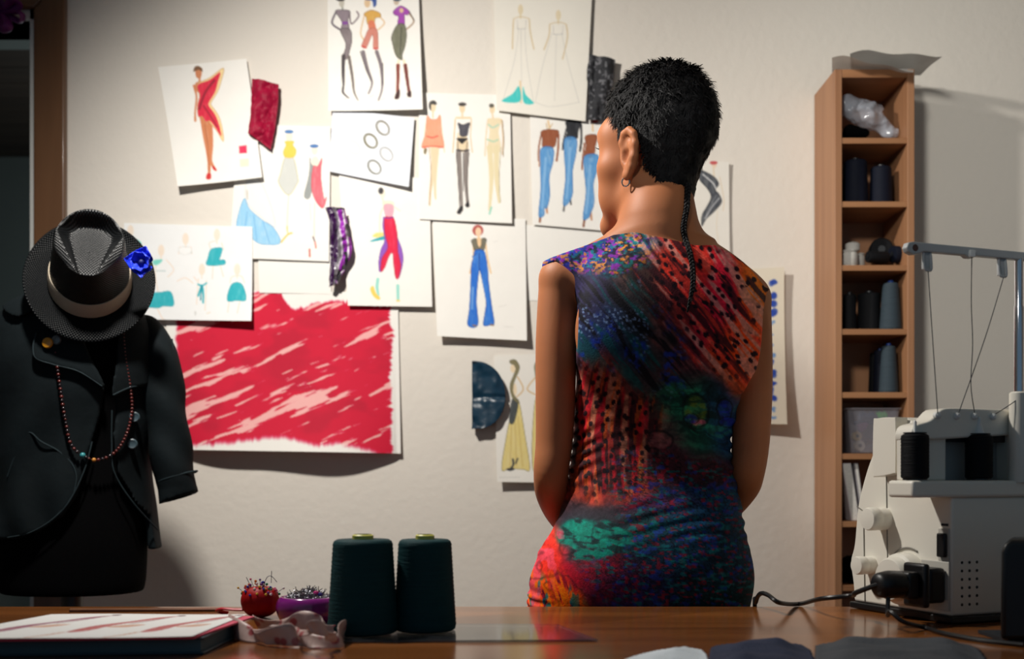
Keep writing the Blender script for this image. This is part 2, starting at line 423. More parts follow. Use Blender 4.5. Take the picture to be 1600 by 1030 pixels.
def sheet(name, label, cat, corners, lift, art, paper=(240, 238, 232), curl=(0, 0, 0, 0), bend=0., step=1.35, wave=0., group=None, m=None):
    """corners TL TR BR BL (photograph pixels on the wall plane); lift = gap to the wall; curl = extra lift of each corner"""
    c = np.array(corners, float)
    w = max(np.linalg.norm(c[1]-c[0]), np.linalg.norm(c[2]-c[3])); h = max(np.linalg.norm(c[3]-c[0]), np.linalg.norm(c[2]-c[1]))
    nu, nv = int(w/step)+2, int(h/step)+2
    u = np.linspace(0, 1, nu)[:, None, None]; v = np.linspace(0, 1, nv)[None, :, None]
    p = (c[0]*(1-u)+c[1]*u)*(1-v)+(c[3]*(1-u)+c[2]*u)*v
    px, py = p[..., 0], p[..., 1]; u = u[..., 0]; v = v[..., 0]
    dist = lift+bend*v**2+curl[0]*((1-u)*(1-v))**2+curl[1]*(u*(1-v))**2+curl[2]*(u*v)**2+curl[3]*((1-u)*v)**2
    dist = dist+.0012*(fbm(px*.02+lift*900, py*.02, 4, 2)-.3)
    if wave: dist = dist+wave*v**2.2*np.sin(np.pi*np.clip(u*1.02, 0, 1))**.7*(.85+.15*np.sin(u*9+1.))
    A = Art(px, py, paper); 
    if art: art(A)
    V = np.stack([PX(px, WY), WY-np.broadcast_to(dist, px.shape), PZ(py, WY)], -1).reshape(-1, 3)
    o = obj(name, (V, grid_faces(nu, nv)), m or m_paper, colors=lin(np.clip(A.c, 0, 1)).reshape(-1, 3))
    return tag(o, label, cat, group)
SK = (214, 152, 108); PALE = (226, 204, 172); DK = (52, 46, 48)
GS = 'fashion sketches pinned to the wall'

def a_red(A):
    t = T(A, 220, 70, 4.2912); s = (206, 128, 84)
    t.line([(405, 215), (400, 260)], 3, s); t.line([(365, 285), (382, 360), (374, 450), (375, 520)], [4.2, 3, 2.5, 3.6], s)
    t.line([(425, 500), (448, 640), (470, 780), (474, 890)], [10, 8, 5.5, 4], s); t.line([(470, 520), (482, 680), (482, 790), (512, 850)], [9, 7, 5, 4], s)
    t.line([(440, 545), (462, 700), (474, 860)], 1, (150, 80, 50), .7)
    t.fill([(380, 262), (430, 262), (400, 330), (372, 300)], s)
    t.fill([(385, 275), (470, 232), (562, 168), (545, 260), (520, 330), (482, 392), (480, 415), (520, 470), (548, 540), (565, 660), (520, 590), (482, 545), (462, 520), (445, 530), (420, 495), (395, 490), (388, 420), (402, 350)], (243, 214, 150), line=(176, 120, 60), lw=.8)
    t.fill([(388, 280), (470, 245), (540, 195), (525, 260), (505, 330), (468, 392), (465, 420), (505, 475), (532, 540), (550, 625), (505, 560), (470, 520), (445, 525), (420, 490), (395, 488), (390, 420), (404, 350)], (216, 28, 62), grain=.3)
    t.line([(500, 250), (440, 330), (400, 440)], 3.5, (120, 16, 36), .7); t.line([(430, 420), (470, 480), (520, 560)], 2.5, (130, 16, 36), .6)
    t.oval((395, 200), 22, 36, s); t.fill([(362, 190), (368, 160), (392, 152), (418, 168), (420, 190), (395, 178)], (120, 84, 56))
    t.fill([(460, 880), (485, 880), (485, 915), (455, 915)], (200, 40, 40)); t.fill([(500, 825), (522, 850), (518, 862), (495, 845)], (200, 40, 40))
    t.fill([(668, 692), (720, 686), (724, 740), (672, 744)], (226, 40, 80), smooth=False); t.fill([(676, 782), (736, 776), (738, 830), (680, 834)], (244, 232, 196), smooth=False)
def legs(t, a, b, w, col, al=1.):
    t.line(a, w, col, al); t.line(b, w, col, al)
def a_trio(A):
    t = T(A, 480, 0, 3.6775); g = (120, 110, 112); s = (222, 190, 150)
    t.line([(172, 80), (148, 145), (192, 182)], 3, (105, 95, 105)); t.line([(248, 82), (258, 150), (300, 108), (290, 80)], 2.4, (130, 115, 120))
    t.line([(208, 30), (208, 75)], 2.6, (150, 150, 140)); t.fill([(168, 78), (205, 70), (250, 78), (240, 130), (245, 185), (198, 190), (205, 140)], (138, 124, 132), line=DK, lw=.8)
    t.fill([(206, 138), (238, 138), (236, 152), (210, 152)], (128, 70, 150))
    t.fill([(195, 185), (250, 182), (262, 240), (250, 300), (235, 350), (208, 345), (228, 270)], (128, 116, 118), line=DK, lw=.8)
    t.line([(214, 335), (212, 420), (214, 500), (212, 545), (245, 577)], [6, 5, 3.2, 3, 1.6], (70, 62, 64)); t.line([(245, 340), (264, 450), (275, 540), (298, 590)], [5, 4.2, 2.8, 1.4], (116, 106, 100))
    t.oval((203, 30), 16, 26, (196, 190, 176)); t.oval((196, 6), 28, 15, DK)
    t.line([(335, 95), (312, 200), (332, 245)], 2.2, s); t.line([(420, 110), (448, 145), (412, 185)], 2.2, s)
    t.fill([(332, 92), (372, 72), (420, 88), (425, 112), (395, 118), (388, 150), (352, 152), (345, 115)], (214, 164, 78), line=(130, 90, 40), lw=.7)
    t.fill([(358, 135), (388, 135), (398, 185), (360, 185)], (214, 120, 90))
    t.fill([(360, 180), (402, 180), (412, 240), (410, 292), (386, 292), (384, 232), (376, 215), (345, 285), (318, 278), (338, 225)], (204, 128, 112), line=(150, 80, 66), lw=.8)
    t.line([(318, 278), (345, 288)], 1.6, (200, 40, 40)); t.line([(386, 293), (411, 293)], 1.6, (200, 40, 40))
    t.line([(326, 312), (350, 410), (378, 490), (358, 552)], [6, 5.6, 3, 2.4], (124, 114, 118)); t.line([(404, 312), (430, 400), (436, 520), (415, 592)], [6, 5.4, 3, 2.4], (124, 114, 118)); t.line([(310, 310), (340, 400), (372, 480)], 1, DK); t.line([(438, 380), (440, 500)], 1, DK)
    t.oval((350, 30), 18, 28, s); t.fill([(332, 0), (395, -8), (402, 40), (385, 55), (378, 20), (345, 14)], (52, 80, 150))
    t.line([(582, 84), (616, 138), (566, 188)], 2.2, (160, 130, 104)); t.line([(588, 76), (618, 130)], 1, DK)
    t.fill([(498, 80), (540, 48), (588, 76), (580, 100), (562, 100), (562, 155), (524, 156), (528, 110), (508, 100)], (158, 68, 168), line=(90, 30, 90), lw=.7); t.oval((545, 74), 12, 14, s)
    t.fill([(522, 156), (562, 156), (574, 215), (566, 280), (550, 330), (548, 360), (515, 335), (496, 270), (490, 220)], (112, 112, 92), line=(56, 56, 46), lw=.9); t.line([(545, 170), (538, 330)], 1, (60, 60, 50))
    t.line([(530, 365), (526, 400)], 4, (238, 220, 190)); t.line([(560, 365), (568, 400)], 4, (238, 220, 190))
    t.line([(526, 392), (526, 470), (524, 560)], [6, 5, 4], (130, 60, 48)); t.line([(568, 392), (580, 480), (594, 570)], [6, 5, 4], (112, 52, 44))
    t.fill([(512, 560), (535, 530), (535, 580), (510, 588)], (60, 34, 32)); t.fill([(578, 555), (600, 540), (604, 575), (585, 575)], (60, 34, 32))
    t.oval((516, 22), 16, 22, (200, 180, 160)); t.oval((520, 6), 26, 16, (66, 84, 104))
    for p in ([(215, 585), (245, 575)], [(365, 572), (390, 560)], [(430, 590), (455, 580)], [(570, 580), (600, 572)]): t.line(p, .8, (170, 165, 160), .7)
def a_rings(A):
    t = T(A, 480, 0, 3.6775)
    for c, col, al, w in (((437, 743), (110, 104, 84), .95, 2.4), ((368, 818), (106, 100, 70), 1, 2.8), ((458, 895), (150, 150, 146), .8, 2), ((390, 970), (104, 104, 90), .95, 2.4), ((270, 855), (205, 205, 205), .7, 1.6), ((205, 930), (205, 205, 205), .7, 1.6)):
        t.ring(c, 31, 44, -38, w, col, al); t.ring((c[0]+4, c[1]+2), 26, 39, -38, .8, (190, 186, 170), al*.8)
def a_trio2(A):
    t = T(A, 480, 0, 3.6775); s = (228, 206, 170); s2 = (214, 182, 140)
    # peach camisole
    t.line([(692, 680), (680, 760), (676, 870)], 1.6, s2); t.line([(766, 680), (778, 780), (790, 880)], 1.6, s2, .7)
    A.line([(676, 228), (678, 262), (673, 300), (672, 322)], [9, 7, 4, 3], s); A.line([(684, 228), (681, 262), (680, 295), (681, 312)], [7, 6, 4, 3], s); A.line([(670, 230), (674, 270), (671, 322)], .9, (150, 120, 90))
    t.fill([(690, 672), (712, 690), (745, 690), (766, 668), (770, 760), (786, 850), (720, 846), (660, 852), (685, 760)], (232, 158, 124), line=(206, 110, 84), lw=.8); t.line([(690, 788), (720, 796), (752, 786)], 2, (220, 84, 70)); t.line([(662, 850), (722, 846), (784, 850)], 1.6, (216, 96, 76))
    t.line([(724, 640), (724, 680)], 2.6, s); t.oval((724, 620), 17, 30, s); t.fill([(700, 620), (705, 590), (730, 582), (746, 598), (738, 608), (715, 606), (712, 640)], (64, 62, 60)); t.fill([(675, 860), (690, 862), (682, 892), (672, 884)], (120, 104, 70))
    # black corset
    t.line([(852, 690), (845, 790), (838, 880)], 1.8, s2); t.line([(944, 690), (940, 790), (950, 880)], 1.8, s2, .8); t.line([(858, 682), (938, 682)], 3.4, s); t.line([(868, 770), (862, 860)], 2, s); t.fill([(866, 790), (918, 790), (924, 870), (862, 870)], s)
    t.fill([(868, 712), (895, 722), (934, 710), (926, 750), (918, 785), (882, 786), (876, 750)], (72, 70, 80), line=(26, 24, 30), lw=.8); t.fill([(860, 800), (922, 800), (905, 820), (890, 832), (876, 820)], (30, 28, 32))
    A.line([(717, 238), (719, 275), (722, 330)], [8, 6.4, 4], (132, 122, 116)); A.line([(729, 238), (728, 280), (731, 322)], [7.4, 6, 4], (132, 122, 116))
    t.line([(860, 868), (895, 872)], 2.2, DK); t.line([(904, 872), (928, 868)], 2.2, DK); t.line([(866, 820), (866, 868)], .9, DK); t.line([(920, 820), (918, 868)], .9, DK)
    A.line([(713, 240), (716, 280), (719, 330)], .9, DK); A.line([(733, 240), (730, 290), (733, 322)], .9, DK); A.line([(724, 240), (724, 300)], .9, DK)
    A.fill([(714, 334), (720, 324), (724, 326), (720, 336)], (24, 22, 26)); A.fill([(727, 322), (732, 316), (734, 324), (730, 326)], (24, 22, 26))
    t.line([(892, 640), (892, 685)], 2.8, s); t.oval((892, 625), 17, 30, s); t.oval((892, 604), 24, 11, (64, 60, 58))
    # pale bikini
    t.fill([(1035, 692), (1070, 684), (1118, 692), (1100, 760), (1112, 830), (1105, 880), (1042, 880), (1038, 830), (1048, 760)], (230, 214, 178)); t.line([(1038, 695), (1028, 790), (1022, 900)], 2, s); t.line([(1118, 694), (1126, 800), (1122, 890)], 2, s2); t.line([(1122, 700), (1130, 800), (1126, 905)], .9, (120, 100, 80))
    A.line([(765, 232), (768, 280), (765, 330)], [9, 7, 3.6], (226, 212, 172)); A.line([(776, 232), (776, 280), (780, 318)], [9, 7, 3.4], (226, 212, 172)); A.line([(783, 232), (780, 280), (782, 318)], .8, (150, 140, 110))
    t.line([(1042, 720), (1066, 738), (1098, 722)], 2.4, (176, 206, 184)); t.line([(1034, 806), (1070, 818), (1096, 808)], 2.2, (170, 204, 176)); A.line([(765, 336), (768, 326)], 3, (150, 210, 190))
    t.line([(1062, 640), (1068, 685)], 2.6, s); t.oval((1064, 632), 16, 26, s); t.oval((1060, 612), 15, 12, (88, 84, 74))
def a_gowns(A):
    t = T(A, 480, 0, 3.6775); s = (208, 184, 142)
    for hx, hy, l, r, la, ra in ((1226, 66, 1186, 1276, (1180, 290), (1302, 292)), (1442, 98, 1392, 1488, (1360, 296), (1466, 350))):
        t.oval((hx, hy), 15, 30, (226, 210, 176)); t.line([(hx, hy+26), (hx, hy+48)], 2.4, (226, 210, 176))
        t.line([(l, hy+58), (l-4, hy+120), la], 2.2, s, .75); t.line([(r, hy+58), (r+6, hy+130), ra], 2.2, s, .75); t.line([(l, hy+52), (hx, hy+40), (r, hy+52)], 1.6, s, .7)
        t.line([(l+20, hy+60), (l+24, hy+110)], .9, (190, 184, 180), .8); t.line([(r-18, hy+60), (r-22, hy+110)], .9, (190, 184, 180), .8); t.line([(l+22, hy+110), (r-22, hy+110)], 1.2, (180, 178, 176), .7)
    for p in ([(1215, 180), (1190, 360), (1125, 590)], [(1250, 180), (1262, 360), (1300, 600)], [(1228, 180), (1232, 480)], [(1405, 200), (1350, 400), (1310, 600)], [(1460, 200), (1500, 380), (1560, 600)], [(1310, 600), (1400, 625), (1560, 600)], [(1430, 210), (1420, 590)]): t.line(p, .9, (196, 194, 188), .75)
    t.line([(1224, 480), (1228, 600)], 3.2, (226, 204, 170)); t.fill([(1118, 594), (1180, 550), (1216, 508), (1222, 596)], (60, 196, 192), grain=.3); t.fill([(1240, 508), (1256, 556), (1302, 606), (1244, 602)], (60, 196, 192), grain=.3)
def a_jeans(A):
    t = T(A, 740, 0, 2.577); sk = (196, 136, 96); ru = (146, 78, 46); bl = (84, 148, 206); bd = (40, 92, 160)
    def jean(p, mid):
        t.fill(p, bl, line=bd, lw=.9, grain=.35); t.line(mid, 4, (150, 194, 232), .6)
    t.line([(300, 490), (306, 520)], 3, (228, 196, 150)); t.line([(292, 500), (300, 525), (318, 500)], 1, (190, 150, 90))
    t.line([(342, 545), (340, 600), (334, 650)], 3, ru); t.line([(272, 545), (262, 600), (262, 650)], 2.4, ru); t.fill([(272, 532), (304, 524), (342, 530), (334, 560), (324, 594), (280, 598), (276, 560)], ru, line=(100, 50, 30), lw=.8)
    t.line([(265, 655), (264, 672)], 2, sk); t.line([(292, 830), (296, 860)], 3, sk); t.line([(270, 868), (266, 896)], 3.4, (150, 90, 60))
    jean([(272, 600), (318, 598), (320, 650), (304, 715), (306, 790), (294, 842), (284, 838), (284, 868), (262, 872), (270, 770), (268, 660)], [(290, 640), (284, 720), (276, 840)])
    bk = (28, 30, 36); t.line([(432, 505), (434, 560), (428, 610)], 3.2, bk); t.line([(374, 520), (362, 570), (358, 605)], 2.4, bk); t.fill([(372, 488), (432, 488), (422, 530), (416, 562), (372, 562), (376, 530)], bk)
    t.line([(388, 805), (392, 826)], 2.4, (60, 56, 56)); t.line([(366, 822), (362, 852)], 3, (90, 90, 90))
    jean([(366, 562), (412, 560), (412, 620), (398, 690), (398, 780), (380, 822), (360, 824), (370, 720), (366, 640)], [(388, 600), (382, 700), (374, 800)])
    t.line([(478, 505), (480, 530)], 2.6, (228, 196, 150)); t.oval((488, 492), 14, 7, (190, 60, 50)); t.line([(446, 580), (438, 650), (436, 685)], 2.4, ru); t.fill([(450, 550), (496, 548), (490, 590), (482, 630), (446, 634), (452, 590)], ru, line=(100, 50, 30), lw=.8)
    t.line([(470, 850), (474, 888)], 3, sk); t.line([(446, 880), (442, 914)], 3.4, (140, 84, 56))
    jean([(446, 632), (500, 628), (496, 690), (482, 740), (484, 820), (470, 862), (462, 880), (440, 882), (452, 780), (446, 700)], [(468, 670), (462, 760), (452, 860)])
def a_three(A):
    t = T(A, 160, 180, 3.03)
    # blue gown
    t.fill([(690, 300), (738, 300), (790, 400), (822, 530), (760, 490), (705, 440), (680, 390)], (226, 228, 228), line=(190, 190, 186), lw=.7)
    t.fill([(672, 400), (700, 448), (760, 500), (815, 538), (848, 606), (790, 618), (735, 606), (690, 560), (638, 532)], (146, 200, 232), line=(90, 150, 200), lw=.9, grain=.35)
    for p in ([(690, 460), (680, 530)], [(720, 480), (735, 600)], [(765, 510), (795, 610)]): t.line(p, 1.4, (90, 156, 210), .6)
    t.line([(688, 360), (690, 400)], 2, (200, 190, 170))
    # yellow top
    t.line([(885, 380), (880, 470), (878, 545)], 1.6, (228, 214, 190)); t.line([(850, 605), (880, 570), (900, 562)], 2.4, (226, 186, 70)); t.line([(878, 530), (880, 560)], 2, (230, 200, 120))
    t.fill([(868, 204), (906, 204), (928, 300), (924, 328), (884, 382), (838, 326), (846, 280)], (204, 206, 200), line=(176, 168, 110), lw=.9); t.fill([(868, 128), (908, 128), (904, 146), (920, 172), (908, 202), (868, 202), (860, 176), (872, 146)], (236, 200, 78), line=(200, 160, 50), lw=.8)
    t.oval((887, 104), 16, 22, (240, 226, 204)); t.oval((886, 82), 22, 9, (70, 120, 178))
    # pink halter
    t.line([(1008, 420), (1006, 500), (1006, 580)], 1.6, (230, 212, 190)); t.line([(985, 420), (990, 500)], 1.4, (230, 212, 190), .8); t.line([(1000, 580), (1008, 600)], 2.2, (110, 90, 90)); t.line([(984, 640), (985, 672)], 3, (200, 100, 90)); t.line([(1010, 605), (1014, 632)], 2.6, (216, 130, 120))
    t.oval((1010, 225), 18, 26, (240, 226, 204)); t.fill([(985, 205), (990, 235), (1004, 250), (1000, 300), (985, 392), (958, 386), (976, 310), (984, 260)], (150, 154, 152), line=(104, 106, 104), lw=.8)
    t.fill([(1000, 250), (1022, 245), (1042, 208), (1036, 270), (1040, 330), (1052, 400), (1064, 392), (1046, 444), (1010, 405), (992, 340)], (226, 100, 112), line=(190, 60, 76), lw=.8, grain=.3)
    t.oval((1007, 170), 15, 22, (240, 226, 204)); t.oval((1005, 150), 22, 9, (70, 116, 176))
def a_teal(A):
    t = T(A, 160, 180, 3.03); tq = (34, 172, 184); s = (238, 222, 204)
    for c in ((285, 645), (400, 590), (548, 570), (478, 735), (645, 735), (140, 552)): t.oval(c, 15, 28, s); t.line([(c[0], c[1]+24), (c[0], c[1]+42)], 2, s)
    for p in ([(262, 700), (258, 760), (272, 840)], [(310, 690), (345, 735), (318, 770)], [(375, 628), (368, 660)], [(425, 628), (430, 660)], [(520, 640), (512, 610), (540, 600)], [(580, 640), (570, 610)], [(455, 790), (440, 770)], [(612, 800), (622, 770), (665, 768), (680, 800)], [(268, 915), (290, 960), (300, 970)], [(610, 890), (604, 940)], [(660, 890), (650, 944)], [(530, 715), (528, 780)], [(565, 715), (580, 770)], [(462, 780), (455, 900)], [(500, 790), (496, 930)], [(362, 790), (400, 775), (436, 800)]): t.line(p, 1.5, (236, 214, 194), .9)
    for p in ([(375, 655), (428, 655)], [(262, 742), (305, 742)]): t.line(p, 1.8, (176, 196, 196), .8)
    t.fill([(248, 692), (292, 688), (272, 712), (250, 712)], (120, 210, 196)); t.fill([(160, 590), (190, 605), (188, 625), (160, 625)], (110, 206, 194)); t.fill([(370, 632), (425, 632), (420, 660), (376, 660)], (240, 240, 238), line=(205, 205, 200), lw=.7)
    t.fill([(234, 852), (282, 844), (332, 842), (346, 906), (300, 908), (270, 918), (218, 906)], tq, line=(20, 140, 156), lw=.8, grain=.3)
    t.fill([(516, 645), (535, 634), (572, 634), (566, 670), (560, 690), (584, 690), (582, 712), (502, 714), (506, 680)], tq, line=(20, 140, 156), lw=.8, grain=.3)
    t.fill([(620, 806), (668, 806), (690, 880), (645, 884), (600, 882)], tq, line=(20, 140, 156), lw=.8, grain=.3)
    t.line([(460, 806), (480, 812), (500, 800)], 2.4, tq); t.line([(478, 812), (462, 860)], 3.2, tq); t.line([(480, 812), (486, 850), (486, 892)], 3, tq); t.line([(478, 815), (474, 880)], 2, (20, 130, 146))
    t.fill([(445, 940), (450, 932), (455, 942), (450, 956)], (210, 210, 206)); t.line([(505, 945), (520, 940)], 1.6, (228, 214, 196))
def a_purple(A):
    t = T(A, 490, 270, 3.551); s = (238, 218, 190)
    t.line([(392, 190), (372, 240), (370, 330)], 2, s); t.line([(445, 190), (480, 215)], 2, s, .8); t.line([(378, 130), (390, 165)], 2.4, s); t.fill([(384, 165), (420, 158), (448, 170), (440, 195), (395, 195)], (226, 228, 198))
    t.fill([(392, 182), (444, 184), (440, 245), (402, 248)], (238, 164, 178), grain=.3)
    t.fill([(330, 360), (350, 338), (395, 338), (400, 362)], (238, 214, 120)); t.fill([(314, 388), (340, 372), (408, 352), (405, 372), (370, 380)], (30, 160, 172))
    pu = (138, 78, 182)
    t.fill([(392, 250), (415, 300), (420, 380), (405, 460), (385, 540), (368, 552), (364, 500), (376, 430), (396, 380), (386, 300)], pu, line=(96, 50, 140), lw=.8); t.fill([(440, 250), (462, 330), (470, 370), (492, 430), (499, 490), (488, 550), (472, 585), (462, 480), (448, 340)], pu, line=(96, 50, 140), lw=.8)
    t.fill([(396, 256), (418, 250), (446, 256), (462, 320), (468, 380), (470, 440), (486, 520), (474, 588), (458, 585), (448, 520), (440, 450), (420, 470), (398, 530), (376, 552), (382, 480), (414, 420), (398, 340)], (220, 18, 62), line=(150, 10, 40), lw=.9, grain=.22)
    t.line([(390, 250), (415, 256), (444, 250)], 1.6, (120, 50, 150))
    t.line([(360, 596), (356, 640), (364, 686)], [5, 5, 3], (150, 214, 200)); t.fill([(318, 650), (335, 634), (350, 672), (374, 700), (362, 710), (335, 690)], (236, 204, 92)); t.line([(470, 632), (472, 705)], [5, 4.4], (150, 214, 200)); t.line([(466, 715), (478, 715)], 2.6, (236, 204, 92))
    t.oval((385, 118), 16, 26, (238, 226, 204)); t.oval((375, 104), 15, 19, (58, 56, 60))
def a_flare(A):
    t = T(A, 490, 270, 3.551); s = (234, 196, 150)
    t.line([(884, 390), (888, 470), (868, 560)], 2.6, s); t.line([(954, 390), (966, 480), (984, 560)], 2.6, s); t.line([(915, 345), (918, 380)], 3, s); t.fill([(895, 372), (938, 370), (940, 430), (900, 432)], s)
    vest = (112, 108, 92); t.fill([(876, 378), (902, 368), (908, 400), (922, 430), (895, 434), (884, 405)], vest, line=(60, 58, 50), lw=.8); t.fill([(958, 370), (934, 368), (932, 400), (920, 430), (944, 434), (954, 400)], vest, line=(60, 58, 50), lw=.8)
    t.oval((912, 322), 31, 31, (178, 78, 72)); t.oval((914, 330), 17, 25, (240, 206, 170))
    t.fill([(897, 434), (942, 434), (958, 480), (966, 540), (972, 620), (988, 740), (1002, 842), (975, 852), (944, 850), (952, 780), (958, 720), (940, 620), (922, 545), (912, 600), (904, 720), (912, 850), (858, 852), (866, 760), (872, 640), (876, 520), (886, 480)], (26, 104, 204), line=(14, 58, 140), lw=1., grain=.3)
    t.line([(920, 450), (918, 520), (924, 545)], 1, (14, 50, 120)); t.line([(885, 640), (880, 760)], 3, (150, 190, 230), .6); t.line([(890, 470), (892, 500)], 3, (90, 150, 226), .6); t.line([(880, 470), (905, 450)], 1, (14, 58, 140)); t.line([(940, 600), (968, 740), (975, 820)], 3, (70, 140, 226), .5)
    t.line([(886, 852), (902, 854)], 2.2, (150, 110, 70)); t.line([(984, 848), (998, 852)], 2.2, (150, 110, 70))
    for p in ([(998, 388), (1022, 380)], [(1030, 750), (1070, 738)], [(1055, 862), (1110, 860)]): t.line(p, .8, (214, 210, 204), .8)
def a_gown2(A):
    t = T(A, 700, 530, 4.12); ye = (224, 204, 128); ol = (126, 118, 84)
    t.fill([(440, 395), (462, 425), (492, 600), (526, 832), (480, 838), (400, 834), (346, 836), (374, 640), (396, 530)], ye, line=(120, 110, 70), lw=.9, grain=.35)
    for p in ([(410, 540), (400, 820)], [(432, 540), (440, 820)], [(450, 500), (480, 820)]): t.line(p, 1.2, (196, 164, 92), .7)
    t.line([(448, 245), (485, 322), (442, 374)], 2, (214, 180, 130)); t.fill([(415, 300), (436, 290), (442, 345), (425, 372), (412, 340)], (236, 214, 178)); t.fill([(412, 392), (452, 402), (426, 534), (396, 530)], (66, 72, 74), line=(30, 34, 36), lw=.8)
    t.oval((420, 190), 18, 28, (236, 214, 178)); t.fill([(398, 140), (432, 134), (458, 170), (456, 205), (436, 250), (420, 300), (420, 350), (456, 404), (450, 412), (418, 385), (400, 330), (402, 285), (420, 240), (436, 195), (424, 165), (405, 160)], ol, line=(80, 76, 50), lw=.7)
    t.line([(418, 775), (420, 810), (400, 838)], 3, (60, 62, 64)); t.line([(448, 770), (436, 800)], 2.4, (60, 62, 64)); t.fill([(375, 838), (410, 828), (430, 838), (400, 850)], (48, 50, 54))
    t.fill([(580, 130), (555, 170), (560, 230), (575, 300), (600, 300), (600, 140)], ol); t.line([(560, 250), (510, 322), (562, 358)], 2, (214, 180, 130)); t.fill([(560, 400), (620, 400), (650, 830), (545, 834)], ye, line=(120, 110, 70), lw=.8)
    for k in range(12): t.line([(332+k*11, 889+(k % 3)), (338+k*11, 891-(k % 2)*2)], .7, (150, 148, 142), .6)
def a_swirl(A):
    t = T(A, 1080, 230, 2.289); g = (64, 68, 76)
    t.line([(78, 75), (80, 110)], 2, (226, 206, 176)); t.line([(100, 110), (115, 190), (112, 230)], 1.4, (220, 200, 170), .8)
    t.fill([(18, 82), (50, 92), (82, 112), (96, 135), (84, 155), (98, 172), (106, 200), (80, 232), (52, 258), (36, 284), (38, 245), (55, 215), (70, 180), (56, 150), (30, 120)], g, line=(24, 26, 32), lw=1.2, grain=.4)
    t.line([(40, 100), (75, 130), (86, 150)], 2, (222, 222, 222), .9); t.line([(98, 185), (70, 220), (48, 258)], 1.8, (214, 214, 216), .8); t.line([(88, 175), (60, 225)], 1.2, (150, 152, 156), .8)
    t.line([(92, 230), (90, 290), (96, 360)], 1.2, (226, 210, 184), .8); t.oval((80, 66), 9, 12, (232, 206, 180)); t.oval((78, 59), 14, 7, (196, 80, 84))
def a_dabs(A):
    r = np.random.default_rng(4); b = (28, 62, 160)
    for y, h, w in ((443, 9, 12), (462, 11, 15), (476, 10, 16), (490, 12, 14), (506, 5, 9), (524, 4, 5), (540, 5, 6), (556, 5, 8), (568, 6, 8), (585, 8, 11), (600, 6, 12), (612, 8, 12), (624, 8, 11), (640, 5, 8), (652, 4, 6)):
        for k in range(3):
            A.oval((1203+r.uniform(-3, 4), y+r.uniform(-3, 3)), w*.5*r.uniform(.6, 1), h*.6*r.uniform(.6, 1), b if h > 5 else (90, 136, 196), .75, rot=r.uniform(-40, 40))
        A.oval((1180+r.uniform(-3, 4), y), w*.5, h*.5, b, .8)
def a_paint(A):
    x, y = A.x, A.y
    th = math.radians(-24); s = x*math.cos(th)+y*math.sin(th); n = -x*math.sin(th)+y*math.cos(th)
    n = n+9*(fbm(s*.012, n*.02, 31, 2)-.5)
    q = fbm(s*.010, n*.105, 11, 4)*.6+fbm(s*.035, n*.24, 23, 3)*.4
    q = q-.055*sstep(400, 300, x)-.015*sstep(560, 640, y)
    holes = sstep(.392, .345, q)
    base = np.empty(x.shape+(3,)); base[:] = np.array([208, 0, 50])/255.
    dark = sstep(.5, .75, fbm(x*.018, y*.03, 44, 3))[..., None]
    base = base*(1-dark*.28)+np.array([150, 0, 38])/255.*dark*.28
    pink = np.array([244, 196, 186])/255.
    base = base*(1-holes[..., None]*.9)+pink*holes[..., None]*.9
    # dry ragged edge of the painted field
    eL = 272+10*fbm(y*.05, y*0, 5); eR = 614-10*fbm(y*.06, y*0, 6, 3)+6*fbm(y*.3, y*0, 9, 2); eT = 470+20*(fbm(x*.03, x*0, 7)-.5)+8*fbm(x*.2, x*0, 8, 2)-18*sstep(470, 430, x)+9*np.exp(-((x-460)/14)**2); eB = 693-16*fbm(x*.02, x*0, 3, 3)*sstep(300, 420, x)+22*sstep(520, 620, x)+6*fbm(x*.25, x*0, 13, 2)
    m = sstep(-3, 3, x-eL)*sstep(-2.5, 2.5, eR-x)*sstep(-3, 3, y-eT)*sstep(-6, 5, eB-y)
    A.c = A.c*(1-m[..., None])+base*m[..., None]
W = (240, 237, 230)
sheet('paper_sheet', 'red brush-stroke painting on large white paper behind the jacket sleeve', 'painting', [(256, 452), (622, 458), (627, 709), (276, 703)], .002, a_paint, W, curl=(.0, .004, .006, .0), bend=.006, wave=.05)
sheet('paper_sheet', 'plain white paper sheet just above the red painting', 'paper', [(403, 380), (517, 384), (518, 460), (406, 458)], .0045, None, W)
sheet('fashion_sketch', 'sketch with blue gown, yellow top and pink halter dress figures', 'drawing', [(372, 195), (517, 199), (515, 410), (360, 404)], .006, a_three, W, bend=.004, group=GS)
sheet('fashion_sketch', 'sketch of figure in red asymmetrical dress with two colour squares', 'drawing', [(249, 107), (387, 95), (413, 281), (283, 296)], .0095, a_red, W, curl=(0, .004, .006, .012), bend=.008, group=GS)
sheet('fashion_sketch', 'landscape sketch of turquoise skirts beside the black hat', 'drawing', [(196, 350), (396, 356), (397, 504), (200, 500)], .010, a_teal, (238, 239, 238), curl=(0, .002, .016, .006), bend=.004, group=GS)
sheet('fashion_sketch', 'sketch of figure in red and purple harem trousers', 'drawing', [(530, 272), (671, 280), (676, 481), (545, 479)], .006, a_purple, W, bend=.010, group=GS)
sheet('fashion_sketch', 'sketch of three figures in peach, black and pale lingerie', 'drawing', [(655, 146), (797, 150), (800, 351), (655, 344)], .006, a_trio2, W, bend=.005, curl=(0, 0, .004, 0), group=GS)
sheet('ring_sketch', 'tilted landscape sheet with drawn oval rings', 'drawing', [(521, 172), (648, 186), (640, 296), (515, 270)], .010, a_rings, (226, 229, 236), bend=.004, curl=(0, 0, .010, .0), group=GS)
sheet('fashion_sketch', 'sketch of three figures in boots, uppermost on the wall', 'drawing', [(513, -30), (654, -30), (662, 177), (515, 177)], .0135, a_trio, W, bend=.004, curl=(0, .0, .012, .0), group=GS)
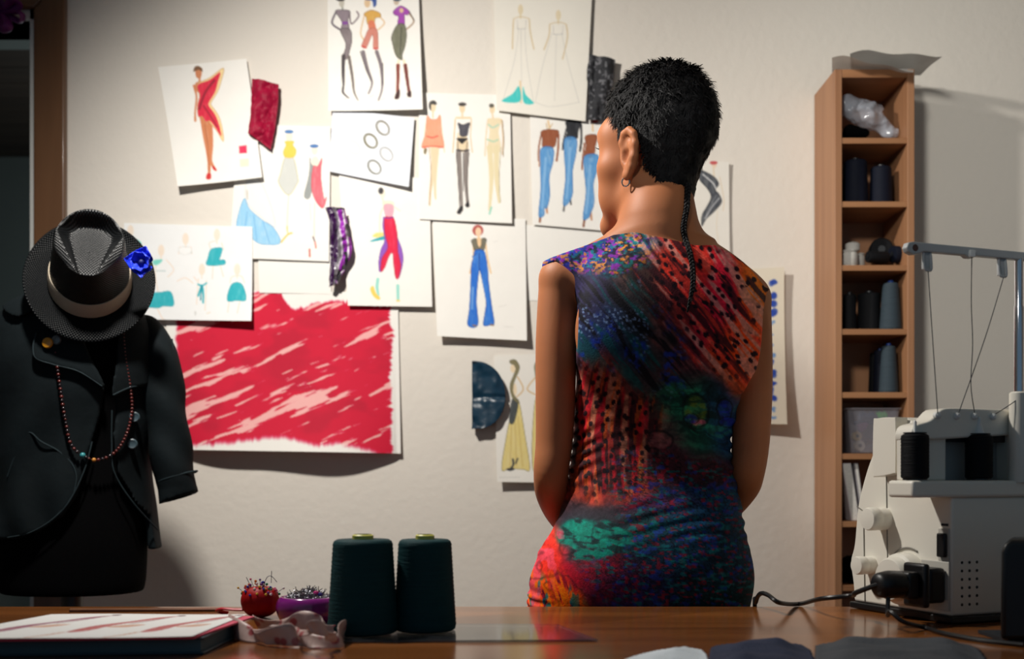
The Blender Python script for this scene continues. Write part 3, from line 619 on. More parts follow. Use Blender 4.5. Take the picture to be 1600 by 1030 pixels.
sheet('fashion_sketch', 'sketch of single figure in blue flared jeans', 'drawing', [(676, 338), (821, 343), (823, 534), (684, 527)], .004, a_flare, W, bend=.014, curl=(0, .0, .006, .006), group=GS)
sheet('fashion_sketch', 'sketch of three figures in blue jeans left of the woman\'s face', 'drawing', [(828, 180), (968, 190), (970, 364), (832, 352)], .005, a_jeans, W, bend=.003, group=GS)
sheet('fashion_sketch', 'faint sketch of two white gowns with turquoise hem', 'drawing', [(771, -24), (925, -14), (914, 193), (776, 176)], .0105, a_gowns, (236, 231, 219), bend=.006, group=GS)
sheet('fashion_sketch', 'sketch of long yellow gown beside the woman\'s left arm', 'drawing', [(772, 556), (900, 552), (905, 755), (777, 753)], .003, a_gown2, (234, 230, 221), bend=.014, curl=(0, 0, 0, .004), group=GS)
sheet('fashion_sketch', 'sketch of black swirling figure right of the woman\'s neck', 'drawing', [(1000, 244), (1138, 255), (1140, 450), (998, 444)], .004, a_swirl, (232, 227, 217), bend=.006, curl=(0, .006, 0, 0), group=GS)
sheet('paper_sheet', 'narrow watercolour sheet of blue dabs right of the woman', 'painting', [(1100, 424), (1222, 420), (1225, 664), (1100, 662)], .010, a_dabs, (222, 212, 192), bend=.012, curl=(0, .012, .01, 0))
sheet('paper_sheet', 'blank pale paper under the blue jeans sketch', 'paper', [(822, 352), (1010, 356), (1010, 470), (822, 470)], .001, None, W)

# ---------- fabric samples pinned between the drawings
def swatch(name, label, pts_l, pts_r, lift, amp, m, colfn, cell=1.0, seed=1, fold=7.):
    """cloth strip between a left and a right edge traced from top to bottom"""
    a = catmull(pts_l, 10); b = catmull(pts_r, 10); nv = 150; t = np.linspace(0, 1, nv)
    ra = np.stack([np.interp(t, np.linspace(0, 1, len(a)), a[:, i]) for i in (0, 1)], -1); rb = np.stack([np.interp(t, np.linspace(0, 1, len(b)), b[:, i]) for i in (0, 1)], -1)
    nu = 60; u = np.linspace(0, 1, nu)[:, None, None]; p = ra[None]*(1-u)+rb[None]*u
    x, y = p[..., 0], p[..., 1]
    edge = np.minimum(u[..., 0], 1-u[..., 0])*np.ones((1, nv))
    h = lift+amp*(fbm(x/fold/1.6, y/fold/2.6, seed, 3)+.5*np.abs(np.sin((x*.9+y*.25)/fold+3*fbm(x*.05, y*.05, seed+4))))*(.55+.45*sstep(0, .2, edge))
    x = x+1.4*(fbm(y*.15, x*.02, seed+8, 2)-.5)
    V = np.stack([PX(x, WY), WY-h, PZ(y, WY)], -1).reshape(-1, 3)
    o = obj(name, (V, grid_faces(nu, nv)), m, colors=lin(colfn(p[..., 0], p[..., 1], u[..., 0]*np.ones((1, nv)))).reshape(-1, 3))
    s = o.modifiers.new('cloth', 'SOLIDIFY'); s.thickness = .0012
    return tag(o, label, 'fabric', 'fabric samples pinned to the wall')
def cc(col):
    def f(x, y, u):
        c = np.empty(x.shape+(3,)); c[:] = np.array(col)/255.; return c
    return f
m_velvet = mat('velvet_cloth', (1, 1, 1, 1), .55, var=.2, vscale=60, attr='Col', sheen=.15, bump=.3, bscale=160, spec=.2)
swatch('fabric_swatch', 'crimson crushed velvet sample pinned beside the red dress sketch', [(397, 127), (395, 150), (395, 180), (391, 212)], [(438, 136), (437, 165), (433, 200), (426, 238)], .012, .016, m_velvet, cc((150, 4, 48)), seed=3, fold=10)
def lace(x, y, u):
    n = fbm(x*.22, y*.22, 61, 3); c = np.empty(x.shape+(3,)); c[:] = np.array((34, 35, 40))/255.
    k = sstep(.55, .7, n)[..., None]; return c*(1-k)+np.array((104, 104, 108))/255.*k
swatch('fabric_swatch', 'black textured fabric sample beside the top of the woman\'s hair', [(921, 90), (916, 120), (919, 155), (915, 192)], [(960, 98), (957, 130), (950, 160), (944, 192)], .013, .012, mat('lace_cloth', (1, 1, 1, 1), .7, var=.2, vscale=200, attr='Col', bump=.8, bscale=350), lace, seed=9, fold=10)
def satin(x, y, u):
    c = np.empty(x.shape+(3,)); c[:] = np.array((52, 10, 66))/255.
    q = u+.16*(fbm(x*.06, y*.05, 71, 3)-.5)
    for lo, hi, col in ((.36, .50, (120, 118, 122)), (.50, .58, (214, 208, 214)), (.58, .82, (150, 40, 170)), (.82, .9, (222, 214, 222)), (.9, 2, (128, 40, 140))):
        k = (sstep(lo-.02, lo+.02, q)*sstep(hi+.02, hi-.02, q))[..., None]; c = c*(1-k)+np.array(col)/255.*k
    k = (sstep(.56, .62, fbm(x*.09, y*.07, 77, 2))*sstep(.5, .6, u))[..., None]
    return c*(1-k)+np.array((40, 36, 44))/255.*k
swatch('fabric_swatch', 'purple, black and white satin sample hanging above the red painting', [(511, 328), (519, 355), (519, 400), (517, 452)], [(541, 330), (548, 368), (552, 400), (531, 446)], .018, .022, mat('satin_cloth', (1, 1, 1, 1), .28, var=.06, attr='Col', sheen=.2), satin, seed=14, fold=8)
def half_disc():
    nu, nv = 40, 60; V = []
    for i in range(nu):
        r = i/(nu-1)
        for j in range(nv):
            t = j/(nv-1); a = math.radians(-90+180*t)
            x = 736+r*52*max(math.cos(a), 0)**.8+2; y = 619+52*math.sin(a)*(1-.0*r)+r*math.cos(a)*2
            if t < .5: y -= 1
            h = .010+.007*math.sin(r*2.2)+.010*r*t-.007*math.exp(-((y-622)/2.6)**2)*(.4+.6*r)+.004*float(vn(np.array(x*.12), np.array(y*.1), 5))
            V.append((PX(x, WY), WY-h, PZ(y, WY)))
    return V, grid_faces(nu, nv)
hd = obj('fabric_swatch', half_disc(), mat('teal_satin', L(8, 46, 66), .34, var=.25, vscale=30, sheen=.3, bump=.2, bscale=90))
hd.modifiers.new('cloth', 'SOLIDIFY').thickness = .0015
tag(hd, 'dark teal half-round satin sample left of the yellow gown sketch', 'fabric', 'fabric samples pinned to the wall')
# bow hanging on the door casing
bow = []
for k in range(5):
    a = k*1.3; bow.append(tube([P(6, 20, WY-.04)+np.array([.0, 0, 0]), P(6+26*math.cos(a), 20+22*math.sin(a), WY-.06-.01*(k % 2)), P(6+30*math.cos(a+.5), 22+24*math.sin(a+.5), WY-.05), P(6, 20, WY-.035)], .011, 8, 6, .4))
tag(obj('ribbon_bow', join(*bow), mat('purple_ribbon', L(92, 20, 90), .5, var=.15, bump=.2)), 'purple ribbon bow hanging on the doorway casing', 'ribbon')
# ================= the woman, seen from behind, looking left at the wall
PD = 1.77
def Q(px, py, d=PD): return P(px, py, d)
m_skin = mat('skin', L(178, 112, 73), .55, var=.05, vscale=30, sss=.12, bump=.06, bscale=700, spec=.3)
woman = empty('woman', (Q(1020, 900)[0], PD, 0), 'woman with cropped black hair and colourful sleeveless dress, back turned', 'person')
phi = math.radians(52); pit = math.radians(1)
rt = np.array([math.cos(phi), math.sin(phi), 0]); fw = np.array([-math.sin(phi), math.cos(phi), 0]); up = np.array([0, 0, 1.])
HR = np.stack([rt, fw*math.cos(pit)-up*math.sin(pit), up*math.cos(pit)+fw*math.sin(pit)], 1)
HM = (HR, Q(1030, 214, 1.775))
TORSO = [  # py, left, right, depth of centre, half-depth
    (385, 968, 1108, 1.762, .050), (405, 928, 1140, 1.762, .074), (432, 905, 1168, 1.764, .092), (470, 905, 1183, 1.766, .106), (510, 907, 1183, 1.768, .112), (560, 907, 1177, 1.772, .112), (600, 907, 1160, 1.776, .106),
    (640, 905, 1146, 1.782, .098), (690, 904, 1135, 1.786, .090), (740, 897, 1139, 1.784, .094), (790, 886, 1150, 1.778, .106), (830, 870, 1154, 1.772, .116), (860, 852, 1157, 1.768, .122), (900, 838, 1160, 1.766, .126), (948, 830, 1156, 1.768, .124), (1010, 828, 1154, 1.772, .118)]
TTAB = [(PZ(y, PD), PX(a, PD), PX(b, PD), d, h) for y, a, b, d, h in TORSO]
def torso(f, off=0., extra=None, zlo=None):
    f.loft(TTAB, e=2.25, off=off, extra=extra, zlo=zlo)
def head(f):
    k = .014; M = HM
    f.ell((0, -.004, .016), (.066, .080, .080), k, M=M)
    f.ell((0, .034, -.046), (.054, .052, .076), .02, M=M)
    f.cap((-.044, .010, -.078), (-.012, .080, -.124), .018, .014, .02, M=M); f.cap((.044, .010, -.078), (.012, .080, -.124), .018, .014, .02, M=M)
    f.ell((0, .086, -.127), (.021, .0185, .019), .018, M=M)
    for s in (-1, 1):
        f.ell((s*.042, .057, -.046), (.025, .027, .028), .02, M=M); f.ell((s*.031, .066, -.088), (.023, .022, .028), .022, M=M); f.ell((s*.040, .055, .002), (.025, .027, .03), .02, M=M)
        f.ell((s*.031, .089, -.014), (.014, .010, .009), .010, 's', M=M)
        f.ell((s*.031, .076, -.015), (.0125, .0115, .0105), .003, M=M)
        f.cap((s*.012, .084, .004), (s*.042, .074, .006), .008, .007, .012, M=M)
        f.ell((s*.010, .094, -.052), (.0075, .008, .006), .006, M=M)
        f.cap((0, .0935, -.083), (s*.022, .081, -.086), .0055, .003, .005, M=M); f.cap((0, .0925, -.0945), (s*.019, .082, -.092), .0062, .003, .005, M=M)
    f.cap((0, .086, .002), (0, .098, -.046), .0065, .0092, .010, M=M)
    for s in (-1, 1):                       # ears: plate, rim, inner fold, lobe, hollow
        c = np.array([s*.0655, .013, -.041]); fl = .24      # flare outwards towards the back
        def E(u, v, w=0.): return c+np.array([s*(w+fl*(-u)+.004), u*.82, v])
        f.ell(E(-.004, .0), (.0045, .0165, .029), .006, M=M)
        rim = [(.010, .006), (.013, .020), (.006, .032), (-.008, .035), (-.019, .027), (-.0225, .012), (-.019, -.006), (-.012, -.020), (-.004, -.031)]
        f.chain([E(a, b, .0045) for a, b in rim], [.0028, .0036, .004, .0042, .0042, .004, .0036, .0034, .0034], .004, M=M, mar=.02)
        f.ell(E(.002, -.030, .003), (.0055, .0075, .0085), .006, M=M)
        f.chain([E(-.004, .022, .003), E(-.012, .010, .004), E(-.010, -.008, .004), E(-.002, -.019, .003)], [.0022, .003, .003, .0026], .003, M=M, mar=.02)
        f.cap(E(.010, -.002, .003), E(.008, -.012, .003), .0042, .004, .004, M=M)
        f.ell(E(-.001, -.002, .0055), (.0055, .0075, .0105), .003, 's', M=M)
xs = np.arange(PX(815, PD)-.02, PX(1215, PD)+.02, .0026); ys = np.arange(1.60, 2.03, .0026)
zs = np.concatenate([np.arange(-.02, .78, .007), np.arange(.78, 1.70, .0026)])
B = Field(xs, ys, zs)
torso(B, zlo=.80)
# shoulders and neck
B.cap(Q(1024, 366, 1.758), Q(898, 424, 1.765), .036, .026, .03); B.cap(Q(1040, 372, 1.758), Q(1150, 448, 1.765), .036, .028, .03)
B.ell(Q(958, 520, 1.70), (.055, .028, .075), .04); B.ell(Q(1118, 540, 1.70), (.055, .028, .075), .04)
B.cap(Q(1034, 268, 1.772), Q(1028, 350, 1.752), .0455, .0485, .02); B.cap(Q(1028, 345, 1.755), Q(1030, 400, 1.756), .050, .060, .035)
head(B)
B.ell(Q(950, 905, 1.722), (.085, .070, .075), .05); B.ell(Q(1066, 905, 1.722), (.085, .070, .075), .05)
ARMS = {-1: [(Q(877, 437, 1.765), .0335), (Q(873, 475, 1.765), .0325), (Q(869, 540, 1.762), .0315), (Q(868, 620, 1.760), .0305), (Q(866, 690, 1.760), .0285), (Q(861, 742, 1.762), .0268), (Q(866, 775, 1.80), .0275), (Q(885, 812, 1.87), .0245), (Q(925, 852, 1.945), .0175)],
        1: [(Q(1169, 468, 1.765), .0335), (Q(1172, 505, 1.765), .0325), (Q(1175, 560, 1.762), .031), (Q(1175, 620, 1.760), .0305), (Q(1173, 690, 1.760), .0285), (Q(1167, 738, 1.762), .0268), (Q(1156, 765, 1.80), .0270), (Q(1120, 806, 1.87), .0240), (Q(1062, 852, 1.945), .0175)]}
for s, ch in ARMS.items():
    B.cap(Q(912 if s < 0 else 1138, 440 if s < 0 else 466, 1.765), ch[0][0], .036, .0335, .02)
    cpt = catmull([np.r_[a, r] for a, r in ch], 6)
    arm = Field(xs, ys, zs)
    for i in range(len(cpt)-1): arm.cap(cpt[i][:3], cpt[i+1][:3], cpt[i][3], cpt[i+1][3])
    h_ = np.clip(.5+.5*(B.D-arm.D)/.006, 0, 1); B.D = (B.D*(1-h_)+arm.D*h_-.006*h_*(1-h_)).astype(np.float32)
# hands held together in front of the body
for s, w0 in ((-1, Q(925, 852, 1.945)), (1, Q(1062, 852, 1.945))):
    tgt = Q(994, 872, 1.955+(.012 if s < 0 else -.006)); dr = tgt-w0; dr /= np.linalg.norm(dr); dn = np.array([0, 0, -1.]); dn = dn-dr*(dn@dr); dn /= np.linalg.norm(dn); nm = np.cross(dr, dn)
    if nm[1] < 0: nm = -nm
    Rm = np.stack([dr, dn, nm], 1); pc = w0+dr*.045
    B.cap(w0, w0+dr*.03, .0175, .018, .01); B.ell(pc, (.046, .034, .0135), .012, R=Rm)
    for q, (off, ln) in enumerate(((-.026, .062), (-.009, .072), (.008, .066), (.024, .050))):
        a = w0+dr*.082+dn*off; b = a+dr*ln*.45+nm*.010; c = b+dr*ln*.30-nm*.006; e = c+dr*ln*.22-nm*.014
        B.chain([a, b, c, e], [.0085, .0082, .0075, .0065], .004, mar=.015)
    a = w0+dr*.03-dn*.026; B.chain([a, a+dr*.028-dn*.014-nm*.006, a+dr*.052-dn*.010-nm*.01], [.0105, .0095, .008], .006, mar=.015)
# legs and feet
for px, fx in ((935, -.006), (1060, .006)):
    hx = PX(px, PD); B.chain([(hx, 1.768, .86), (hx+fx*.4, 1.772, .66), (hx+fx, 1.775, .48), (hx+fx, 1.768, .44), (hx+fx*1.6, 1.755, .33), (hx+fx*2, 1.77, .11)], [.084, .070, .052, .049, .050, .031], .02)
    B.chain([(hx+fx*2, 1.765, .07), (hx+fx*3, 1.83, .045), (hx+fx*4, 1.90, .022)], [.036, .032, .022], .012); B.cap((hx+fx*2, 1.745, .03), (hx+fx*4, 1.92, .016), .028, .016, .012)
bV, bQ = B.mesh(2)
obj('body', (bV, bQ), m_skin, woman)

# ---------- dress
D = Field(np.arange(PX(818, PD)-.02, PX(1212, PD)+.02, .002), np.arange(1.60, 1.93, .0022), np.arange(.60, 1.40, .002))
zw = PZ(705, PD)
def wrinkle(x, y, z):
    py = HZ-(z-ZC)*F/PD; px = 800+x*F/PD
    gather = np.exp(-((py-715)/75)**2)
    n = .5+.5*np.sin((z+.25*np.abs(x-.13))/.0135*2*np.pi/1.6+5*np.sin(x*22)+2*np.sin(z*41))
    side = sstep(.5, 1., np.abs(px-1020)/118)
    w = gather*(.0006+.0042*side**2)*n
    w = w+.0016*np.exp(-((py-815)/32)**2)*np.sin((z-.12*x)*330+3*np.sin(x*17))*sstep(930, 1000, px)
    w = w+.0022*np.exp(-((py-600-.28*(px-1000))/60)**2)*np.sin((z*.9+x*.75)*130+2*np.sin(x*20))*.5
    hip = sstep(840, 870, py)*sstep(870, 835, px-.28*(880-py)*0)
    return -(w+.0018*hip*np.sin(z*300+4*np.sin(z*60)))
TTAB2 = [r for r in TTAB]
zt = TTAB[-1][0]
TTAB2 = [(.585, TTAB[-1][1]+.012, TTAB[-1][2]-.012, 1.776, .104)]+TTAB
D.loft(TTAB2, e=2.25, off=.0065, extra=wrinkle, zlo=.62)
D.cap(Q(985, 385, 1.760), Q(872, 417, 1.765), .036, .0235, .02); D.cap(Q(1072, 395, 1.760), Q(1174, 450, 1.765), .036, .0265, .02)
D.cap(Q(1024, 372, 1.758), Q(898, 428, 1.765), .042, .032, .03); D.cap(Q(1040, 378, 1.758), Q(1150, 452, 1.765), .042, .034, .03)
D.ell(Q(958, 520, 1.70), (.060, .034, .080), .04); D.ell(Q(1118, 540, 1.70), (.060, .034, .080), .04)
D.ell(Q(950, 905, 1.722), (.090, .0755, .080), .05); D.ell(Q(1066, 905, 1.722), (.090, .0755, .080), .05)
D.cap(Q(1028, 345, 1.755), Q(1030, 400, 1.756), .055, .065, .035)
XX, ZZ = np.meshgrid(D.xs, D.zs, indexing='ij')
cut = pxpoly([(853, 409), (868, 403), (883, 416), (896, 442), (903.5, 473), (902, 520), (900, 575), (780, 575), (780, 409)], 1.715)
cut2 = pxpoly([(1202, 464), (1199, 470), (1190, 496), (1185, 527), (1183, 548), (1178, 580), (1165, 600), (1158, 620), (1300, 620), (1300, 464)], 1.715)
neck = pxpoly([(780, 399), (853, 396.5), (890, 385), (925, 374), (961, 362), (992, 362), (1023, 371), (1050, 378), (1086, 386), (1119, 381), (1139, 391), (1165, 406), (1185, 425), (1202, 442), (1300, 452), (1300, 200), (780, 200)], 1.70)
for pg in (cut, cut2, neck):
    c = poly_sd(pg, XX, ZZ)[:, None, :].astype(np.float32); D.D = np.maximum(D.D, -c)
dV, dQ = D.mesh(1)
def worley(x, y, s=0):
    ix = np.floor(x); iy = np.floor(y); f1 = np.full(x.shape, 9.); f2 = f1.copy()
    for a in (-1, 0, 1):
        for b in (-1, 0, 1):
            d = np.hypot(ix+a+h2(ix+a, iy+b, s)-x, iy+b+h2(ix+a, iy+b, s+91)-y); n = np.minimum(d, f1); f2 = np.minimum(f2, np.maximum(d, f1)); f1 = n
    return f1, f2
def dress_print(V):
    x = 800+V[:, 0]*F/V[:, 1]; y = HZ-(V[:, 2]-ZC)*F/V[:, 1]
    wx = x+26*(fbm(x*.02, y*.02, 5, 3)-.5)*2; wy = y+26*(fbm(x*.02, y*.02, 8, 3)-.5)*2
    blobs = [(900, 398, 55, 20, (46, 56, 150)), (985, 376, 40, 14, (24, 92, 120)), (925, 450, 42, 50, (44, 40, 66)), (950, 530, 60, 50, (38, 52, 86)), (1000, 450, 40, 70, (44, 40, 40)), (1010, 540, 50, 60, (34, 44, 44)),
             (1060, 420, 45, 45, (196, 62, 46)), (1110, 470, 50, 70, (200, 40, 66)), (1060, 500, 40, 50, (150, 52, 46)), (1150, 560, 32, 50, (226, 84, 30)), (1178, 445, 26, 44, (220, 120, 30)), (1085, 575, 60, 35, (84, 40, 50)),
             (935, 590, 40, 30, (132, 58, 50)), (940, 680, 50, 80, (138, 50, 44)), (985, 650, 35, 60, (120, 52, 50)), (1090, 645, 60, 50, (24, 92, 72)), (1135, 640, 26, 50, (30, 52, 110)), (1040, 690, 40, 30, (96, 56, 60)),
             (1070, 730, 90, 26, (64, 30, 40)), (960, 760, 60, 22, (188, 72, 52)), (1030, 785, 60, 14, (110, 50, 90)), (960, 805, 80, 22, (46, 42, 50)), (1100, 800, 70, 40, (20, 66, 96)), (925, 842, 45, 24, (10, 112, 98)), (1010, 835, 40, 26, (16, 84, 80)),
             (1080, 880, 90, 60, (16, 50, 72)), (905, 890, 50, 26, (168, 24, 48)), (850, 890, 22, 60, (226, 60, 48)), (860, 925, 34, 40, (238, 96, 28)), (950, 900, 50, 30, (110, 26, 46)), (990, 930, 60, 30, (58, 44, 92)), (1120, 935, 60, 40, (14, 44, 44))]
    num = np.zeros((len(x), 3)); den = np.zeros(len(x))+1e-9
    for cx, cy, rx, ry, c in blobs:
        w = np.exp(-1.6*(((wx-cx)/rx)**2+((wy-cy)/ry)**2)); num += w[:, None]*np.array(c); den += w
    col = num/den[:, None]
    def over(k, c, al=1.):
        nonlocal col
        k = np.clip(k*al, 0, 1)[:, None]; col = col*(1-k)+np.array(c)*k
    # diagonal feather streaks over the right shoulder blade
    a = math.radians(52); s = x*math.cos(a)+y*math.sin(a); n = -x*math.sin(a)+y*math.cos(a)+10*(fbm(x*.012, y*.012, 3, 2)-.5)
    RA = sstep(-.15, .25, fbm(wx*.01, wy*.01, 2)*.3+np.minimum((n+290-0)/-60+1.2, 1.)) if False else sstep(930, 1010, wx-.62*(wy-400)+0)*sstep(600, 560, wy-.05*(wx-1050))
    q = fbm(n*.11, s*.011, 21, 3)
    over(RA*sstep(.52, .62, q), (200, 144, 134), .8); over(RA*sstep(.47, .38, q), (46, 18, 26), .85); over(RA*sstep(.62, .7, fbm(n*.16, s*.012, 27, 2)), (212, 66, 54), .7)
    f1, f2 = worley(s*.055, n*.085, 3); over(RA*sstep(.30, .22, f1)*sstep(.35, .5, fbm(x*.03, y*.03, 41)), (24, 8, 18), .95)
    # dark speckled wing on the left shoulder blade
    RC = sstep(1000, 940, wx-.62*(wy-400))*sstep(420, 450, wy)*sstep(600, 560, wy-.25*(wx-900))
    q = fbm(n*.12, s*.014, 33, 3); over(RC*sstep(.55, .68, q), (18, 84, 84), .6); over(RC*sstep(.45, .36, q), (10, 8, 14), .8)
    f1, f2 = worley(x*.13, y*.13, 6); over(RC*sstep(.30, .18, f1)*sstep(.42, .62, fbm(x*.022, y*.022, 15)), (128, 150, 186), .75); over(RC*sstep(.02, .2, fbm(x*.045, y*.045, 19)-.55)*sstep(.35, .6, fbm(x*.2, y*.2, 20, 2)), (34, 58, 160), .7)
    # bright mosaic along the left shoulder
    RM = sstep(438, 415, wy+.1*(wx-900))*sstep(1040, 980, x)
    q = fbm(x*.14, y*.19, 51, 3); over(RM*sstep(.58, .64, q), (216, 140, 50), .75); over(RM*sstep(.44, .38, q), (14, 110, 110), .8); over(RM*sstep(.60, .66, fbm(x*.16, y*.22, 57, 2)), (130, 40, 150), .8); over(RM*sstep(.60, .68, fbm(x*.17, y*.2, 58, 2)), (10, 16, 30), .8)
    # vertical flame stripes down the left of the waist
    RB = sstep(565, 610, wy-.35*(wx-930))*sstep(790, 750, wy)*sstep(1050, 1000, wx+.15*(wy-680))
    xx = x+.10*(y-660)+14*np.sin(y*.012); q = fbm(xx*.10, y*.010, 61, 3)
    over(RB*sstep(.53, .62, q), (184, 130, 104), .75); over(RB*sstep(.46, .38, q), (40, 16, 22), .85); over(RB*sstep(.60, .68, fbm(xx*.13, y*.012, 66, 2)), (196, 92, 44), .65); over(RB*sstep(.60, .68, fbm(xx*.12, y*.012, 68, 2)), (176, 28, 46), .7)
    f1, f2 = worley(xx*.075, y*.06, 12); over(RB*sstep(.30, .21, f1), (18, 8, 14), .9)
    # green leaf, eye shapes and veins on the right of the waist
    RG = np.exp(-(((wx-1095)/62)**2+((wy-648)/52)**2)*1.2); q = fbm(wx*.03+wy*.01, wy*.12, 71, 3)
    over(RG*sstep(.54, .64, q), (60, 150, 110), .7); over(RG*sstep(.46, .38, q), (6, 28, 26), .85)
    for cx, cy, rx, ry, c in ((1087, 643, 20, 26, (104, 120, 52)), (1091, 660, 14, 6, (226, 110, 140)), (1080, 655, 12, 8, (40, 60, 160)), (1132, 640, 12, 16, (44, 60, 170)), (1030, 688, 20, 14, (136, 84, 84)), (1137, 660, 14, 8, (40, 50, 150))):
        rr = np.sqrt(((x-cx)/rx)**2+((y-cy)/ry)**2); rr = rr+.35*(fbm(x*.09, y*.09, 120, 2)-.5); over(sstep(1.05, .7, rr)*(.35+.65*sstep(.35, .6, fbm(x*.12, y*.25, 121, 2))), c, .75); over(sstep(.16, .05, np.abs(rr-1.05)), (8, 8, 12), .45)
    # reptile-like mesh in the lower half
    RD = sstep(690, 730, wy-.1*(wx-1000)+25*sstep(1000, 960, wx))*sstep(930, 1010, wx+.5*(wy-740)*0+40*sstep(800, 860, wy))
    f1, f2 = worley(x*.13, y*.20, 22); over(RD*sstep(.16, .04, f2-f1), (6, 8, 14), .6); over(RD*sstep(.62, .7, fbm(x*.14, y*.24, 81, 2)), (158, 34, 52), .65); over(RD*sstep(.62, .7, fbm(x*.09, y*.22, 85, 2)), (20, 124, 124), .6); over(RD*sstep(.64, .72, fbm(x*.12, y*.16, 88, 2)), (36, 60, 150), .6)
    # teal feathers and flames by the left hip
    RT = sstep(1.1, .8, np.sqrt(((wx-930)/66)**2+((wy-842)/30)**2)); q = fbm((x+y*1.1)*.05, (y-x*.35)*.17, 91, 3)
    over(RT*sstep(.40, .50, q), (8, 118, 102), .9); over(RT*sstep(.42, .34, q), (8, 40, 40), .8)
    RF = sstep(872, 905, wy+.55*(845-wx)*.4)*sstep(915, 880, wx); q = fbm((x-.3*y)*.21, y*.03, 95, 3)
    over(RF*sstep(.50, .58, q), (246, 120, 24), .9); over(RF*sstep(.45, .37, q), (96, 14, 40), .9); over(RF*sstep(.62, .68, fbm(x*.12, y*.05, 97, 2)), (22, 110, 120), .8)
    over(sstep(905, 860, wx+.42*(wy-850))*sstep(820, 840, wy)*sstep(.5, .6, fbm(x*.08, y*.06, 99, 2)), (232, 90, 110), .8)
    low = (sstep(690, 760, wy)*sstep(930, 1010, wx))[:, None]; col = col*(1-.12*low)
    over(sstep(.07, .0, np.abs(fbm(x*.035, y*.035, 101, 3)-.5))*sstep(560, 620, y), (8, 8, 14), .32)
    g = fbm(x*.25, y*.25, 111, 2); col = col*(.82+.36*g)[:, None]
    gr = col.mean(1, keepdims=True); col = gr+(col-gr)*1.22
    return lin(np.clip(col*1.03, 0, 255)/255.)
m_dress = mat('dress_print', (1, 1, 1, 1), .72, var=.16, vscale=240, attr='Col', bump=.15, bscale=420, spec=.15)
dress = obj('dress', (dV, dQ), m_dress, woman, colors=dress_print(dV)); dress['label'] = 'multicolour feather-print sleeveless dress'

# ---------- short textured hair
H = Field(np.arange(PX(915, PD), PX(1135, PD), .0022), np.arange(1.655, 1.90, .0022), np.arange(PZ(325, PD), PZ(80, PD), .0022))
Hc = HM[1]
Hb = Field(H.xs, H.ys, H.zs); Hb.ell((0, -.004, .016), (.066, .080, .080), M=HM)
Hb.cap(Q(1034, 250, 1.772), Q(1032, 300, 1.764), .049, .047, .02)
gx, gy, gz = H.pts((slice(None),)*3)
lx = (gx-Hc[0])*HR[0, 0]+(gy-Hc[1])*HR[1, 0]+(gz-Hc[2])*HR[2, 0]
ly = (gx-Hc[0])*HR[0, 1]+(gy-Hc[1])*HR[1, 1]+(gz-Hc[2])*HR[2, 1]
lz = (gx-Hc[0])*HR[0, 2]+(gy-Hc[1])*HR[1, 2]+(gz-Hc[2])*HR[2, 2]
az = np.degrees(np.arctan2(np.abs(lx), ly))            # 0 = face, 180 = nape
HL = ([0, 30, 50, 58, 63, 66, 73, 76, 82, 92, 96, 101, 110, 124, 140, 160, 180], [.052, .050, .040, .024, .004, -.026, -.028, -.010, -.004, -.008, -.034, -.060, -.070, -.086, -.094, -.102, -.106])
hl = np.interp(az, *HL)
wob = .004*np.sin(az*1.3)+.003*np.sin(az*3.7)
thick = np.interp(lz, [-.11, -.06, .0, .06, .10], [.003, .007, .010, .0125, .0145])
nz = np.empty(H.D.shape, np.float32)
pp = np.stack(np.broadcast_arrays(gx, gy, gz), -1); nz = (vn3(pp, 95., 3)-.5)*.010+(vn3(pp, 210., 6)-.5)*.005
H.D = np.maximum((Hb.D-thick-nz).astype(np.float32), ((hl+wob-lz)*.8).astype(np.float32))
hV, hQ = H.mesh(1)
m_hair = mat('black_hair', L(9, 8, 10), .5, var=.3, vscale=300, bump=.5, bscale=900, spec=.22)
# tufts
loc = (hV-Hc)@HR
g = np.stack(np.gradient(Hb.D, H.xs[1]-H.xs[0]), -1)
ii = [np.clip(np.searchsorted(a, hV[:, i])-1, 0, len(a)-1) for i, a in enumerate((H.xs, H.ys, H.zs))]
nrm = g[ii[0], ii[1], ii[2]]; nrm /= np.linalg.norm(nrm, axis=1)[:, None]+1e-9
outer = Hb.D[ii[0], ii[1], ii[2]] > .0015
pick = rng.choice(np.nonzero(outer)[0], 9000, replace=True)
tv = []; tf = []; nv = 0
crown = np.array([0, -.03, .10])
for i in pick:
    p = hV[i]; n = nrm[i]; l = loc[i]
    dl = l-crown; dl[2] -= .05; dw = HR@dl; t = dw-n*(dw@n); t /= np.linalg.norm(t)+1e-9
    t = t+rng.normal(0, .45, 3); t -= n*(t@n); t /= np.linalg.norm(t)+1e-9
    sd = np.cross(n, t); top = np.clip((l[2]+.02)/.1, 0, 1)
    ln = rng.uniform(.007, .013)*(1+.5*top); lift = rng.uniform(.10, .35)+.35*top*rng.random(); w = rng.uniform(.0006, .0013)
    if l[2] < -.06: lift *= .4
    p = p-n*.002
    for k, (a, b) in enumerate(((0, 1.), (.35, .9), (.7, .6), (1., .1))):
        q = p+t*ln*a+n*ln*lift*math.sin(a*1.9)
        tv += [q-sd*w*b, q+sd*w*b]
    tf += [(nv, nv+1, nv+3, nv+2), (nv+2, nv+3, nv+5, nv+4), (nv+4, nv+5, nv+7, nv+6)]; nv += 8
allV = np.concatenate([hV, np.array(tv)]); allQ = np.concatenate([hQ, np.array(tf)+len(hV)])
hair = obj('hair', (allV, allQ), m_hair, woman); hair['label'] = 'short cropped black hair'
